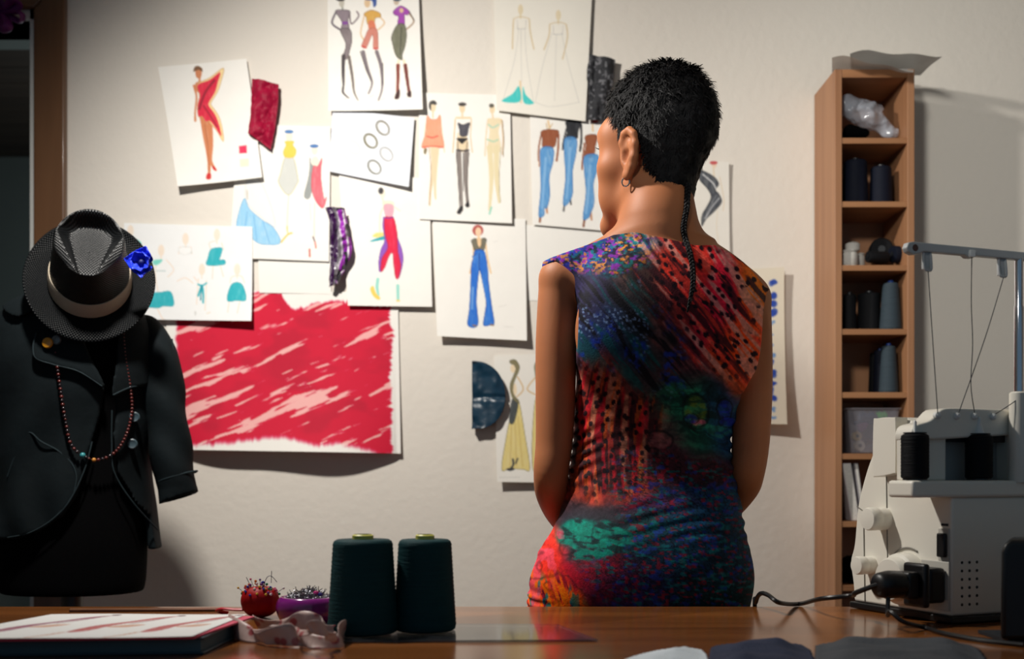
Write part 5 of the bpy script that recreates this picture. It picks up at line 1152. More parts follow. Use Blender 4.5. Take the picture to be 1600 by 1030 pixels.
# clear storage box with small supplies
z5 = shz[5]; cb0, cb1 = PX(1322, BD+.03), PX(1403, BD+.03); ch = PZ(638, BD+.03)-z5
cbox = empty('storage_box', ((cb0+cb1)/2, BD+.07, z5), 'clear plastic box of sewing supplies on the bookcase', 'box')
m_clear = mat('clear_plastic', L(176, 172, 180), .2, alpha=.28, coat=.5)
bm = bmesh.new(); rings = []
for k, (e, z) in enumerate(((-.012, .0012), (-.004, ch*.6), (0, ch-.004), (.004, ch-.004), (.004, ch), (-.001, ch), (-.004, ch-.006), (-.008, ch*.6), (-.014, .003))):
    pts = [(cb0-e, BD+.02-e), (cb1+e, BD+.02-e), (cb1+e, BD+.135+e), (cb0-e, BD+.135+e)]; rings.append([bm.verts.new((x, y, z5+z)) for x, y in pts])
for a, b in zip(rings, rings[1:]):
    for i in range(4): bm.faces.new((a[i], a[(i+1) % 4], b[(i+1) % 4], b[i]))
bm.faces.new(rings[0][::-1]); bm.faces.new(rings[-1]); bm.verts.index_update()
obj('box_body', ([tuple(v.co) for v in bm.verts], [tuple(v.index for v in f.verts) for f in bm.faces]), m_clear, cbox, bevel=.002)
def supply(px, py, d, r, col, nm, lb, flat=False):
    c = P(px, py, d); c[2] = max(c[2], z5+.004+r)
    m = mat('supply_%d' % px, col, .5, var=.15)
    if flat: o = empty('thread_spool', c, lb, 'spool', 'supplies in the clear box'); obj('thread', lathe([(r*.35, -r*.5), (r, -r*.45), (r, r*.45), (r*.35, r*.5)], c, (.2, -1, .1), 22), m, o); obj('core', lathe([(r*.34, -r*.62), (r*.34, r*.62)], c, (.2, -1, .1), 16), mat('card_dark', L(40, 40, 44), .7), o)
    else:
        st2 = [tube([c+rng.normal(0, r*.5, 3)*np.array([1, .6, .8]) for _ in range(7)], r*.24, 6, 5) for _ in range(5)]; g = join(*st2); v = np.array(g[0]); v[:, 2] = np.maximum(v[:, 2], z5+.004)
        v[:, 0] = np.clip(v[:, 0], cb0+.013, cb1-.013); v[:, 1] = np.clip(v[:, 1], BD+.036, BD+.118); tag(obj(nm, (v, g[1]), m), lb, 'yarn', 'supplies in the clear box')
supply(1342, 697, BD+.05, .0125, L(206, 200, 188), '', 'white spool at the front of the clear box', True)
supply(1338, 682, BD+.075, .011, L(196, 168, 110), '', 'yellow spool above the white one in the clear box', True)
supply(1356, 655, BD+.075, .020, L(16, 50, 90), 'yarn_bundle', 'dark blue yarn bundle in the clear box'); supply(1378, 650, BD+.07, .014, L(60, 190, 60), 'yarn_bundle', 'bright green yarn bundle in the clear box')
supply(1345, 668, BD+.06, .012, L(130, 70, 120), 'yarn_bundle', 'mauve yarn bundle in the clear box'); supply(1372, 690, BD+.08, .016, L(90, 60, 50), 'yarn_bundle', 'brown yarn bundle at the bottom of the clear box')
# leaning white booklets
z6 = shz[6]
for k, (xa, xb, lean, lb, t) in enumerate(((1316, 1334, 14, 'white booklet leaning against the bookcase side', .020), (1334, 1342, 12, 'thin grey booklet leaning against the white booklet', .009))):
    d = BD+.02; x0 = PX(xa, d)+.001*k; h = PZ(724, d)-z6; ln = PX(800+lean, d)
    b = empty('booklet', (x0+.01, d+.05, z6), lb, 'booklet', 'booklets on the seventh shelf')
    sh = lambda u, w_, t_: (u, t_, w_)
    obj('cover', prism([(x0+ln, z6+.0008), (x0+ln+t, z6+.0008), (x0+t, z6+h), (x0, z6+h)], d, d+.12, sh), mat('booklet_%d' % k, L(212, 204, 206) if k == 0 else L(150, 146, 150), .6), b, bevel=.001)
    obj('pages', prism([(x0+ln+.002, z6+.002), (x0+ln+t-.002, z6+.002), (x0+t-.002, z6+h-.002), (x0+.002, z6+h-.002)], d-.0008, d+.118, sh), mat('page_block', L(226, 222, 214), .8, var=.1, vscale=200), b)
tag(obj('yarn_bundle', join(*[tube([np.array([bx0+.045, BD+.07, shz[7]+.03])+rng.normal(0, .014, 3) for _ in range(7)], .0052, 6, 5) for _ in range(8)]), m_black), 'dark yarn bundle low on the eighth bookcase shelf', 'yarn')
# ================= cutting table
m_table = wood('table_wood', L(96, 56, 26), L(140, 86, 42), .17, axis=0, scale=5, planks=(1.6, .14, math.radians(-34), .05, .02))
table = empty('cutting_table', (.05, 1.1, 0), 'brown varnished wooden cutting table in the foreground', 'table')
obj('tabletop', box(-1.25, 1.3, .55, DT, TZ-.035, TZ), m_table, table, bevel=.002)
m_leg = wood('table_leg', L(80, 46, 24), L(110, 68, 36), .4, axis=2)
for x in (-1.17, 1.22):
    for y in (.63, DT-.09): obj('leg', box(x-.03, x+.03, y-.03, y+.03, 0, TZ-.036), m_leg, table, bevel=.003)
obj('apron', box(-1.12, 1.17, DT-.075, DT-.055, TZ-.13, TZ-.036), m_leg, table); obj('apron', box(-1.12, 1.17, .62, .64, TZ-.13, TZ-.036), m_leg, table)
def onT(px, py, h=0.):
    """the point of the plane h above the table top seen at that pixel"""
    d = (HC-h)*F/(py-HZ); return np.array([PX(px, d), d, TZ+h])
# ---------- acrylic set square under the cones
m_acr = mat('smoky_acrylic', L(58, 62, 68), .05, var=.02, alpha=.55, coat=.8)
aq = [onT(500, 1006), onT(934, 1003.5), onT(872, 979), onT(500, 977)]
tag(obj('pattern_ruler', prism([(p[0], p[1]) for p in aq], TZ+.0006, TZ+.0030, lambda u, w_, t: (u, w_, t)), m_acr, bevel=.0006), 'thin transparent smoky ruler sheet under the thread cones', 'ruler')
# ---------- two big thread cones
m_teal = thread_mat('dark_teal_thread', L(4, 54, 58), .1)
for px, half, top, base, lb in ((567, 54.5, 843, 996, 'dark teal thread cone left of the pair on the table'), (664, 48.5, 843, 991, 'dark teal thread cone right of the pair on the table')):
    zc = TZ+.0032; df = (HC-.0032)*F/(base-HZ); rb = half/F*df; rb = half/F*(df+rb); d = df+rb; c = np.array([PX(px, d), d, zc]); h = PZ(top, d)-zc
    r = empty('thread_cone', c, lb, 'thread cone', 'big thread cones on the table'); cone_parts(r, c, rb, rb*.85, h, m_teal, m_ycore, .0045)
# ---------- pincushion and its pins
pc = onT(401, 968); pr = .0255; pcn = pc+np.array([0, pr*.8, 0])
cush = empty('pincushion', pcn, 'red tomato pincushion full of coloured pins', 'pincushion')
V = []; n1, n2 = 40, 26
for j in range(n2+1):
    th = math.pi*j/n2
    for i in range(n1):
        a = 2*math.pi*i/n1; lob = 1-.05*abs(math.sin(a*4))*math.sin(th); rr = pr*math.sin(th)**.85*lob; z = pr*.84+pr*.84*math.cos(th)-.006*math.exp(-(th/.35)**2)
        V.append(pcn+np.array([rr*math.cos(a), rr*math.sin(a), z]))
obj('cushion', (V, [(j*n1+i, (j+1)*n1+i, (j+1)*n1+(i+1) % n1, j*n1+(i+1) % n1) for j in range(n2) for i in range(n1)]), mat('red_satin', L(150, 0, 8), .5, var=.15, vscale=60, spec=.2, bump=.15, bscale=200), cush)
stp = [pcn+np.array([-.016, .002, .010]), pcn+np.array([-.032, .004, .0095]), pcn+np.array([-.052, .010, .010]), pcn+np.array([-.060, .02, .006]), pcn+np.array([-.050, .03, .002])]
obj('strap', tube(stp, .0038, 8, 8, .5), mat('red_strap', L(176, 16, 40), .35, coat=.3), cush)['label'] = 'shiny red wrist strap'
PC = [('blue', L(24, 50, 150)), ('green', L(20, 120, 80)), ('yellow', L(214, 170, 60)), ('white', L(220, 216, 210)), ('purple', L(96, 40, 120)), ('pink', L(206, 90, 130)), ('orange', L(206, 110, 40))]
m_steel = mat('pin_steel', L(150, 150, 156), .3, 1.)
pr_rng = np.random.default_rng(12)
for k in range(52):
    nmc, c = PC[k % 7]; a = pr_rng.uniform(0, 2*math.pi); th = pr_rng.uniform(.15, 1.15); d = np.array([math.sin(th)*math.cos(a), math.sin(th)*math.sin(a), math.cos(th)])
    s = pcn+np.array([0, 0, pr*.84])+d*np.array([pr, pr, pr*.84])*.9; tip = s+(d+pr_rng.normal(0, .25, 3))*pr_rng.uniform(.002, .005)
    if k < 6: tip = s+(d+np.array([pr_rng.normal(0, .4), 0, .3]))*pr_rng.uniform(.006, .010)
    p = empty('sewing_pin', s, 'pin with %s head stuck in the red pincushion' % nmc, 'pin', '%s-headed pins in the pincushion' % nmc)
    obj('pin_head', ball(tip, .0019 if k >= 6 else .0016, 8), mat('pin_'+nmc, c, .25, coat=.4), p); obj('shaft', tube([s-(tip-s)*.8, tip], .0004, 5, 1), m_steel, p)
for k, (pts, lb) in enumerate((([(0.004, 0, .040), (.009, .0, .052), (.015, 0, .0535), (.022, 0, .046)], 'curved dark needle arching over the pincushion'), ([(-.012, 0, .040), (-.018, 0, .0525)], 'thin needle leaning left on the pincushion'), ([(.0145, 0, .045), (.0150, 0, .0605)], 'dark needle standing upright on the pincushion'))):
    tag(obj('needle', tube([pcn+np.array(q) for q in pts], .00045, 5, 6 if len(pts) > 2 else 1), mat('needle_dark', L(70, 66, 100), .4, .6)), lb, 'needle')
# ---------- purple magnetic dish of pins
dc = onT(480, 976); dr = .041; dcn = dc+np.array([-.004, dr*.82, 0])
dish = empty('pin_dish', dcn, 'glossy purple dish heaped with steel pins behind the left cone', 'dish')
prof = [(.0, .0005), (dr*.78, .0005), (dr*.9, .004), (dr, .015), (dr*.97, .025), (dr*.88, .0305), (dr*.80, .0315), (dr*.74, .029), (dr*.5, .024), (.0005, .023)]
pp_ = catmull(prof, 4); obj('bowl', lathe([(max(a, .0003), b) for a, b in pp_], dcn, n=56), mat('purple_gloss', L(122, 26, 118), .18, coat=.6), dish)
pn = []
for k in range(420):
    a = pr_rng.uniform(0, 2*math.pi); r = dr*.70*math.sqrt(pr_rng.random()); h = .026+.013*(1-(r/(dr*.72))**2)*pr_rng.uniform(.5, 1.15); c = dcn+np.array([r*math.cos(a), r*math.sin(a), h]); d = pr_rng.normal(0, 1, 3); d[2] *= .55; d /= np.linalg.norm(d); ln = pr_rng.uniform(.005, .010)
    pn.append(tube([c-d*ln, c+d*ln], .0005, 4, 1))
tag(obj('loose_pins', join(*pn), m_steel), 'heap of steel pins in the purple dish', 'pins', kind='stuff')
for k, (dx, lb, c) in enumerate(((.012, 'pink-headed pin on the heap in the purple dish', L(190, 40, 120)), (.017, 'dark blue-headed pin on the heap in the purple dish', L(50, 50, 120)))):
    q = dcn+np.array([dx, -.016, .0375-.002*k]); p = empty('sewing_pin', q, lb, 'pin', 'coloured pins in the dish'); obj('pin_head', ball(q, .0026, 8, (1.5, 1, 1)), mat('dish_pin_%d' % k, c, .3), p); obj('shaft', tube([q, q+np.array([-.02, .002, -.004])], .0005, 5, 1), m_steel, p)
# ---------- crumpled floral ribbon
def floral(name):
    m = mat(name, L(196, 164, 158), .45, var=.15, vscale=30, alpha=.82); nt = m.node_tree; N = nt.nodes; K = nt.links
    mx0 = [n for n in N if n.type == 'MIX'][0]; tc = [n for n in N if n.type == 'TEX_COORD'][0]
    vo = N.new('ShaderNodeTexVoronoi'); vo.inputs['Scale'].default_value = 62; K.new(tc.outputs['Object'], vo.inputs['Vector'])
    cr = N.new('ShaderNodeValToRGB'); cr.color_ramp.elements[0].position = .22; cr.color_ramp.elements[1].position = .36; cr.color_ramp.elements[0].color = L(176, 84, 88); cr.color_ramp.elements[1].color = L(206, 178, 170)
    K.new(vo.outputs['Distance'], cr.inputs[0]); K.new(cr.outputs[0], mx0.inputs[6]); return m
m_flo = floral('floral_ribbon'); rw = .020
def band(pts, w_, tw=0.):
    p = catmull([onT(a, b, h) for a, b, h in pts], 10); V = []; n = len(p); k = 7
    for i in range(n):
        for j in range(k):
            q = (j/(k-1)); off = np.array([.004*math.sin(i*.5+q*2), .007*(q-.5)*math.sin(i*.23+tw)+.002*math.sin(i*.9+q*4), 0]); V.append(p[i]+off+np.array([0, 0, w_*q*(.75+.25*math.sin(i*.31+tw))]))
    V = np.array(V); V[:, 2] = np.maximum(V[:, 2], TZ+.0012); return V, grid_faces(n, k)
rib = empty('floral_ribbon', onT(460, 1008), 'crumpled translucent floral ribbon in front of the left cone', 'ribbon')
for nm, pts, w_, tw in (('ribbon_loop', [(352, 992, 0), (380, 1002, 0), (420, 1010, 0), (470, 1012, 0), (528, 1014, 0), (536, 1000, 0), (500, 992, .004), (460, 990, .004), (400, 984, .003)], .026, 0.), ('ribbon_loop', [(462, 1002, .004), (472, 996, .016), (490, 990, .024), (510, 996, .018), (522, 1006, .006)], .014, 1.), ('ribbon_tail', [(360, 985, 0), (400, 996, .002), (440, 1003, .001), (470, 1008, .0)], .018, 2.)):
    o = obj(nm, band(pts, w_, tw), m_flo, rib); s = o.modifiers.new('cloth', 'SOLIDIFY'); s.thickness = .0006
# ---------- sketch pad pile at the left
def slab(pts, z0, z1): return prism([(p[0], p[1]) for p in pts], z0, z1, lambda u, w_, t: (u, w_, t))
hb = .018
bk = empty('book', onT(150, 1008), 'dark teal hardback book at the bottom of the pile at left', 'book')
b0 = [onT(-160, 1001, hb), onT(318, 996, hb), onT(383, 966, hb), onT(60, 966, hb)]
obj('cover', slab(b0, TZ+.0155, TZ+hb), mat('teal_cover', L(26, 62, 76), .4), bk, bevel=.0008); obj('cover', slab(b0, TZ+.0003, TZ+.0025), MATS['teal_cover'], bk, bevel=.0008)
b1 = [p*np.array([1, 1, 1]) for p in b0]; ctr = np.mean(b1, 0); obj('pages', slab([ctr+(p-ctr)*.975 for p in b1], TZ+.0026, TZ+.0154), mat('teal_pages', L(70, 96, 104), .7, var=.15, vscale=300, stretch=(.01, .01, 1)), bk)
h2_ = .0205
m_pink = mat('pink_card', L(206, 66, 96), .6)
tag(obj('card', slab([onT(-120, 1001, h2_), onT(303, 995.5, h2_), onT(398, 963, h2_), onT(85, 961, h2_)], TZ+.0183, TZ+h2_), m_pink, bevel=.0004), 'pink card lying under the top drawing at left', 'card')
def a_flat(A):                       # drawings seen on the sheet lying on the table; x, y run in millimetres
    rd = (172, 74, 74); mv = (132, 62, 84); tn = (196, 140, 112)
    for ox, s in ((22, 1), (98, 1), (165, 1)):
        A.fill([(ox+10, 160), (ox+24, 150), (ox+30, 100), (ox+46, 60), (ox+62, 20), (ox+44, 34), (ox+30, 70), (ox+12, 110)], rd if ox > 50 else mv, .9, grain=.4); A.fill([(ox+28, 118), (ox+40, 100), (ox+58, 96), (ox+48, 120)], tn, .8); A.line([(ox+8, 162), (ox+2, 185), (ox-6, 200)], 4, tn); A.oval((ox+64, 14), 5, 6, (96, 60, 70)); A.line([(ox+58, 24), (ox+50, 60), (ox+40, 90)], 3, (110, 60, 60), .7)
    A.line([(120, 198), (190, 196)], 1, (200, 190, 190))
tp = [onT(80, 958.5, .0225), onT(386, 958, .0225), onT(300, 993.5, .0225), onT(-140, 1000, .0225)]
nu, nv = 130, 110; V = []; gx_ = np.zeros((nu, nv)); gy_ = np.zeros((nu, nv))
for i in range(nu):
    for j in range(nv):
        u, v = i/(nu-1), j/(nv-1); p = (tp[0]*(1-u)+tp[1]*u)*(1-v)+(tp[3]*(1-u)+tp[2]*u)*v; V.append(p+np.array([0, 0, -.0012+.0006*math.sin(u*6)+.0008*v])); gx_[i, j] = u*235; gy_[i, j] = v*205
A_ = Art(gx_, gy_, (226, 226, 224)); a_flat(A_)
tag(obj('fashion_sketch', (np.array(V), grid_faces(nu, nv)), m_paper, colors=lin(np.clip(A_.c, 0, 1)).reshape(-1, 3)), 'white sheet of red dress drawings lying on the pile at left', 'drawing')
tag(obj('wooden_ruler', slab([onT(108, 957.0), onT(350, 956.0), onT(348, 953.2), onT(110, 953.8)], TZ+.0004, TZ+.003), m_leg), 'thin wooden ruler lying behind the drawing pile', 'ruler')
# ---------- cloth and paper at the bottom right
def drape(name, lb, cat, pts, m, hgt, seed, group=None):
    """a low heap of folded cloth; pts is its outline on the table"""
    o = [onT(a, b) for a, b in pts]; poly = catmull([(p[0], p[1]) for p in o], 6, True); lo = poly.min(0); hi = poly.max(0); n = 90; m_ = 60
    X, Y = np.meshgrid(np.linspace(lo[0], hi[0], n), np.linspace(lo[1], hi[1], m_), indexing='ij'); sd = poly_sd(poly, X, Y)
    h = sstep(.0, .035, -sd)*hgt*(.25+1.2*fbm(X*14+seed, Y*34, seed, 3)**1.5+.35*np.abs(np.sin(X*38+Y*70+seed+3*fbm(X*8, Y*8, seed+2)))); 
    V = []; Fc = []; idx = -np.ones((n, m_), int); ins = sd < .003
    Z = TZ+.0010+np.maximum(h, 0)
    ii_, jj_ = np.nonzero(ins); idx[ii_, jj_] = np.arange(len(ii_)); V = np.stack([X[ii_, jj_], Y[ii_, jj_], Z[ii_, jj_]], -1)
    q = np.stack([idx[:-1, :-1], idx[1:, :-1], idx[1:, 1:], idx[:-1, 1:]], -1).reshape(-1, 4); q = q[(q >= 0).all(1)]
    ob = obj(name, (V, q), m); s = ob.modifiers.new('cloth', 'SOLIDIFY'); s.thickness = .0008; s.offset = 1
    return tag(ob, lb, cat, group)
drape('folded_cloth', 'dark grey cloth lying on the table in front of the sewing machine', 'cloth', [(1276, 1022), (1290, 1008), (1360, 1003), (1470, 1005), (1530, 1020), (1540, 1100), (1300, 1100)], mat('grey_cloth', L(62, 66, 72), .85, bump=.4, bscale=300), .0085, 3)
drape('folded_cloth', 'navy cloth on the table between white and grey cloths', 'cloth', [(1112, 1024), (1128, 1010), (1190, 1007), (1250, 1010), (1268, 1030), (1284, 1100), (1124, 1100)], mat('navy_cloth', L(22, 34, 62), .85, bump=.4, bscale=300), .0085, 7)
drape('folded_cloth', 'white cloth at the bottom edge left of the navy cloth', 'cloth', [(970, 1042), (1000, 1026), (1050, 1016), (1090, 1017), (1102, 1030), (1104, 1100), (950, 1100)], mat('white_cloth', L(205, 215, 222), .8, bump=.3, bscale=300), .007, 11)

# ================= overlock sewing machine, seen from its back right
MA = math.radians(22); M0 = np.array([.546, 1.43, TZ])
mach = empty('sewing_machine', M0, 'white overlock sewing machine with black cable, at right on the table', 'sewing machine', rotz=MA)
m_cream = mat('cream_plastic', L(232, 227, 214), .38, var=.02, vscale=4, coat=.15); m_blackp = mat('black_plastic', L(12, 12, 14), .42, var=.1); m_dark = mat('dark_recess', L(22, 26, 32), .6); m_chrome = mat('chrome', L(216, 216, 220), .12, 1.)
def mo(name, geo, m, parent=None, **k): return obj(name, geo, m, parent or mach, local=True, **k)
prof = [(.0, .010), (.0, .158), (.040, .160), (.046, .236), (.062, .252), (.10, .262), (.130, .244), (.150, .212), (.164, .185), (.179, .144), (.187, .09), (.195, .065), (.190, .036), (.187, .010)]
pf = catmull(prof[4:], 5); prof2 = prof[:4]+[tuple(q) for q in pf]
mo('housing', prism(prof2, 0, .33, lambda u, w_, t: (t, u, w_)), m_cream, bevel=.004)
mo('base', box(-.004, .334, -.004, .192, .001, .0098), m_blackp, bevel=.002)
mo('seam_line', tube([(-.0004, .120, .262), (-.0006, .120, .20), (-.0006, .118, .10), (-.0006, .116, .012)], .0007, 5, 1), mat('seam_grey', L(120, 116, 108), .6))
mo('seam_line', tube([(-.0004, .180, .142), (-.0006, .166, .136), (-.0006, .163, .012)], .0008, 5, 1), MATS['seam_grey'])
mo('spool_tray', prism([(-.066, -.006), (.34, -.006), (.34, .040), (-.066, .040)], .158, .179, lambda u, w_, t: (u, w_, t)), m_cream, bevel=.004)
# carry-handle frame behind the spools: top rail and uprights around an opening
fr = lambda u, w_, t: (u, t, w_)
rail = catmull([(-.052, .236), (-.046, .247), (-.022, .254), (-.004, .268), (.02, .270)], 4).tolist()+[(.118, .270), (.128, .262), (.128, .238), (-.05, .228)]
mo('top_rail', prism(rail, .012, .044, fr), m_cream, bevel=.003)
mo('upright', prism([(-.050, .178), (.012, .178), (.012, .240), (-.050, .238)], .022, .043, fr), m_cream, bevel=.003)
mo('upright', prism([(.112, .178), (.14, .178), (.14, .262), (.112, .262)], .020, .043, fr), m_cream, bevel=.003)
mo('recess_panel', box(.012, .112, .040, .0425, .178, .240), mat('grey_panel', L(150, 152, 150), .5)); mo('recess_edge', box(.012, .112, .026, .0395, .228, .240), m_dark)
for k, a in enumerate((-.013, .018, .046, .077)):
    mo('thread_guide', lathe([(.0045, -.003), (.0045, .002), (.0022, .004), (.0008, .004)], (a, .011, .260), (0, -1, 0), 14), mat('white_plastic', L(226, 226, 222), .3))
# spools on their pins
for k, a in enumerate((-.047, .055)):
    z = .1792; r = .0165; pin = mo('spool_pin', lathe([(.006, z), (.005, z+.003), (.0022, z+.005), (.0022, z+.072), (.001, z+.074)], (a, .012, 0), n=12), MATS['white_plastic'])
    sp = empty('thread_spool', tuple(M0+np.array([a*math.cos(MA)-.012*math.sin(MA), a*math.sin(MA)+.012*math.cos(MA), z])), 'black thread spool on the machine tray, %s' % ('left one near the knobs' if k == 0 else 'right one in front of the recess'), 'spool', 'spools on the sewing machine')
    c = np.array(sp.location)
    pr2 = [(r*.8, .0012), (r, .0035)]+[(r+(.0005 if q % 2 else 0), .0035+.050*q/24) for q in range(25)]+[(r, .055), (r*.8, .0575)]
    obj('thread', lathe(pr2, c, n=30, caps=False), m_blk, sp); obj('core', lathe([(r*.9, .0003), (r*.9, .0018), (.0032, .0018), (.0032, .058), (r*.85, .058), (r*.85, .0592), (.0026, .0592), (.0026, .0003)], c, n=24, caps=False), m_dcore, sp)
mo('spool_cap', lathe([(.0068, 0), (.0058, .002), (.003, .012), (.0024, .020), (.0010, .021)], (.055, .012, .2388), n=14), MATS['white_plastic'])
# controls on the end panel
def knob(name, b, c, r, ln, m=m_cream): return mo(name, lathe([(r*.98, 0), (r, ln*.3), (r*.93, ln*.42), (r*.93, ln*.48), (r*1.0, ln*.55), (r, ln*.9), (r*.9, ln), (r*.4, ln*1.03), (.0004, ln*1.03)], (0, b, c), (-1, 0, 0), 36), m)
knob('stitch_knob', .1227, .127, .0155, .030); knob('tension_knob', .150, .063, .0125, .026)
hw = mo('handwheel', lathe([(.034, -.001), (.0345, .012), (.033, .018), (.029, .020), (.028, .030), (.026, .033), (.012, .034), (.0004, .034)], (0, .077, .0506), (-1, 0, 0), 48), m_cream)
mo('handwheel_ring', tube([(-.001, .077+.040*math.cos(a), .0506+.040*math.sin(a)) for a in np.linspace(.3, 2.0, 14)], .0012, 6, 1), MATS['seam_grey'], hw)
lev = catmull([(.082, .188), (.116, .184), (.122, .19), (.121, .254), (.115, .2605), (.083, .2605), (.078, .254), (.078, .194)], 4, True).tolist()
mo('lever_plate', prism(lev, -.021, -.001, lambda u, w_, t: (t, u, w_)), m_cream, bevel=.003)
mo('switch_frame', box(-.002, .0, .003, .022, .078, .119), mat('white_edge', L(190, 186, 176), .4), bevel=.001); mo('power_switch', box(-.008, -.002, .005, .019, .083, .113), m_blackp, bevel=.002)
mo('socket', box(-.003, .0, .002, .052, .016, .078), MATS['white_edge'], bevel=.002)
plug = mo('plug', box(-.030, -.003, .006, .040, .026, .070), m_blackp, bevel=.005)
mo('plug_grip', join(box(-.040, -.030, .003, .043, .021, .076), box(-.058, -.040, .010, .036, .032, .066)), m_blackp, plug, bevel=.004)
mo('plug_boot', lathe([(.013, 0), (.0168, .004), (.0175, .022), (.0150, .036), (.011, .040), (.004, .041)], (-.058, .023, .050), (-1, -.03, .02), 20), m_blackp, plug)
for q, (nm, zz) in enumerate((('rating_mark', .122),)): mo(nm, box(-.0006, 0, .006, .018, zz, zz+.003), m_dark)
vh = []
for i in range(3):
    for j in range(6): vh.append(lathe([(.0019, 0), (.0019, .0006)], (.016+.012*i, .0002, .024+.0105*j), (0, -1, 0), 10))
mo('vent_holes', join(*vh), m_dark)
# telescopic thread stand
mo('stand_sleeve', lathe([(.0120, .176), (.0128, .178), (.0115, .29), (.009, .292)], (.109, .0, 0), n=28), m_cream)
mo('stand_pole', lathe([(.0062, .290), (.0062, .40), (.0054, .402), (.0054, .462)], (.109, 0, 0), n=22), m_chrome)
arm = [(-.074, .462), (-.071, .4685), (-.064, .470), (.30, .470), (.30, .460), (.035, .4595), (.030, .4565), (.022, .4565), (.017, .4595), (-.048, .459), (-.056, .4555), (-.064, .4545), (-.071, .457)]
am = mo('guide_arm', prism(arm, -.005, .005, fr), mat('grey_plastic', L(176, 178, 178), .4), bevel=.0015)
mo('arm_hole', lathe([(.0042, -.0056), (.0042, .0056)], (-.0615, 0, .4625), (0, 1, 0), 16), mat('brown_hole', L(86, 56, 50), .6), am)
for a in (-.040, .080):
    mo('guide_hook', tube([(a-.006, -.001, .460), (a-.006, -.003, .440), (a, -.004, .4365), (a+.005, -.003, .440), (a+.005, -.001, .460)], .0018, 8, 5), MATS['grey_plastic'], am); mo('guide_plate', box(a-.006, a+.005, -.001, .002, .438, .460), MATS['grey_plastic'], am, bevel=.0008)
mo('guide_clip', box(.022, .031, -.008, -.004, .457, .466), MATS['white_plastic'], am, bevel=.001)
m_thr = mat('grey_thread', L(62, 62, 64), .8)
for pts in (([(-.041, -.004, .437), (-.030, .0, .35), (-.015, .008, .262)]), ([(.026, -.006, .458), (.031, .0, .40), (.037, .004, .35), (.036, .006, .30), (.046, .010, .264)]), ([(.080, -.004, .437), (.054, .0, .36), (.019, .009, .263)]), ([(.112, -.012, .292), (.094, -.002, .276), (.078, .009, .263)])):
    mo('thread', tube(pts, .0006, 5, 5), m_thr)
R2 = Matrix.Rotation(MA, 3, 'Z')
def mw(a, b, c): return M0+np.array(R2 @ Vector((a, b, c)))
c0 = mw(-.097, .021, .051)
cab = [c0+np.array([.01, .002, 0]), c0, c0+np.array([-.020, .022, -.012]), P(1330, 931, 1.47), P(1282, 936, 1.50), onT(1246, 946)+np.array([0, -.01, .003]), P(1218, 942, 1.53), P(1200, 930, 1.55), P(1188, 928, 1.58), P(1181, 941, 1.615), np.array([PX(1182, 1.64), 1.650, TZ-.02]), np.array([PX(1186, 1.655), 1.655, TZ-.3]), np.array([PX(1190, 1.655), 1.66, .03])]
tag(obj('power_cable', tube(cab, .0032, 8, 10), m_blackp), 'black power cable curling from the machine plug over the table edge', 'cable')
c1 = mw(-.088, .012, .036); lp = [c1, c1+np.array([-.004, -.01, -.020]), P(1391, 956, 1.37), P(1412, 972, 1.36), onT(1446, 985)+np.array([0, 0, .003]), onT(1475, 994)+np.array([0, 0, .003]), onT(1530, 1004)+np.array([0, 0, .003]), onT(1600, 1012)+np.array([0, 0, .003])]
tag(obj('power_cable', tube(lp, .0028, 8, 10), m_blackp), 'thin black cable looping down in front of the machine', 'cable')
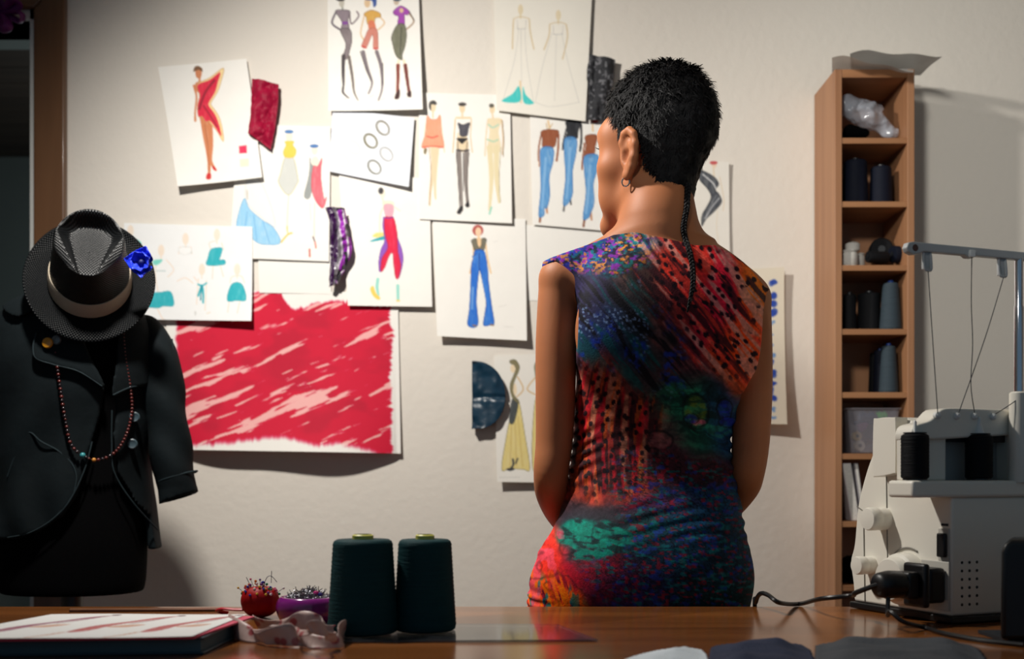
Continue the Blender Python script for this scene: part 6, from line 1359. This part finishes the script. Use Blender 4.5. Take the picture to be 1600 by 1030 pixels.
# black case cut off by the right edge
bc = onT(1563, 1008); 
kase = empty('tool_case', bc+np.array([.10, .05, 0]), 'black rounded plastic case at the right edge of the table', 'case')
hh = (1008-843)/F*bc[1]
obj('case_body', prism([(bc[0], TZ+.004), (bc[0]+.001, TZ+hh-.014), (bc[0]+.004, TZ+hh-.004), (bc[0]+.012, TZ+hh), (bc[0]+.2, TZ+hh), (bc[0]+.2, TZ+.004)], bc[1], bc[1]+.05, lambda u, w_, t: (u*(1+.9*(t-bc[1])), t, w_)), m_blackp, kase, bevel=.006)
obj('case_foot', box(bc[0]+.012, bc[0]+.19, bc[1]+.01, bc[1]+.09, TZ+.0004, TZ+.0042), m_dark, kase)
# ================= camera and light
cam = bpy.data.cameras.new('camera'); co_ = bpy.data.objects.new('camera', cam); COL.objects.link(co_)
co_.location = (0, 0, ZC); co_.rotation_euler = (math.pi/2, 0, 0)
cam.sensor_fit = 'HORIZONTAL'; cam.sensor_width = 36.; cam.lens = F/1600*36; cam.shift_y = (HZ-515)/1600; cam.clip_start = .05
cam.dof.use_dof = True; cam.dof.focus_distance = 1.70; cam.dof.aperture_fstop = 4.5
SC.camera = co_
def lamp(name, kind, loc, power, col, size=.05, aim=None, **k):
    l = bpy.data.lights.new(name, kind); l.energy = power; l.color = col
    if kind != 'SUN': l.shadow_soft_size = size
    for a, b in k.items(): setattr(l, a, b)
    o = bpy.data.objects.new(name, l); COL.objects.link(o); o.location = tuple(loc)
    if aim is not None: o.rotation_euler = (Vector(aim)-Vector(loc)).to_track_quat('-Z', 'Y').to_euler()
    return o
lamp('ceiling_spotlight', 'SPOT', (-.68, 1.71, ZC+1.18), 107, (1., .955, .89), .045, aim=(.42, WY, ZC-.72), spot_size=math.radians(150), spot_blend=1.)
lamp('table_spotlight', 'SPOT', (-.30, .25, 2.2), 120, (1., .98, .92), .12, aim=(1.36, WY, 1.62), spot_size=math.radians(46), spot_blend=1.)
lamp('far_room_fill', 'POINT', (-1.2, 4.1, 1.7), 8, (.85, .95, 1.), .1)  # unseen fill light, added to brighten the room beyond the doorway
w = bpy.data.worlds.new('world'); SC.world = w; w.use_nodes = True
bg = w.node_tree.nodes['Background']; bg.inputs[0].default_value = (.36, .58, .80, 1); bg.inputs[1].default_value = .22
vs = SC.view_settings; SC.display_settings.display_device = 'sRGB'; vs.view_transform = 'Standard'; vs.look = 'None'; vs.exposure = 0.; vs.gamma = 1.; vs.use_curve_mapping = False
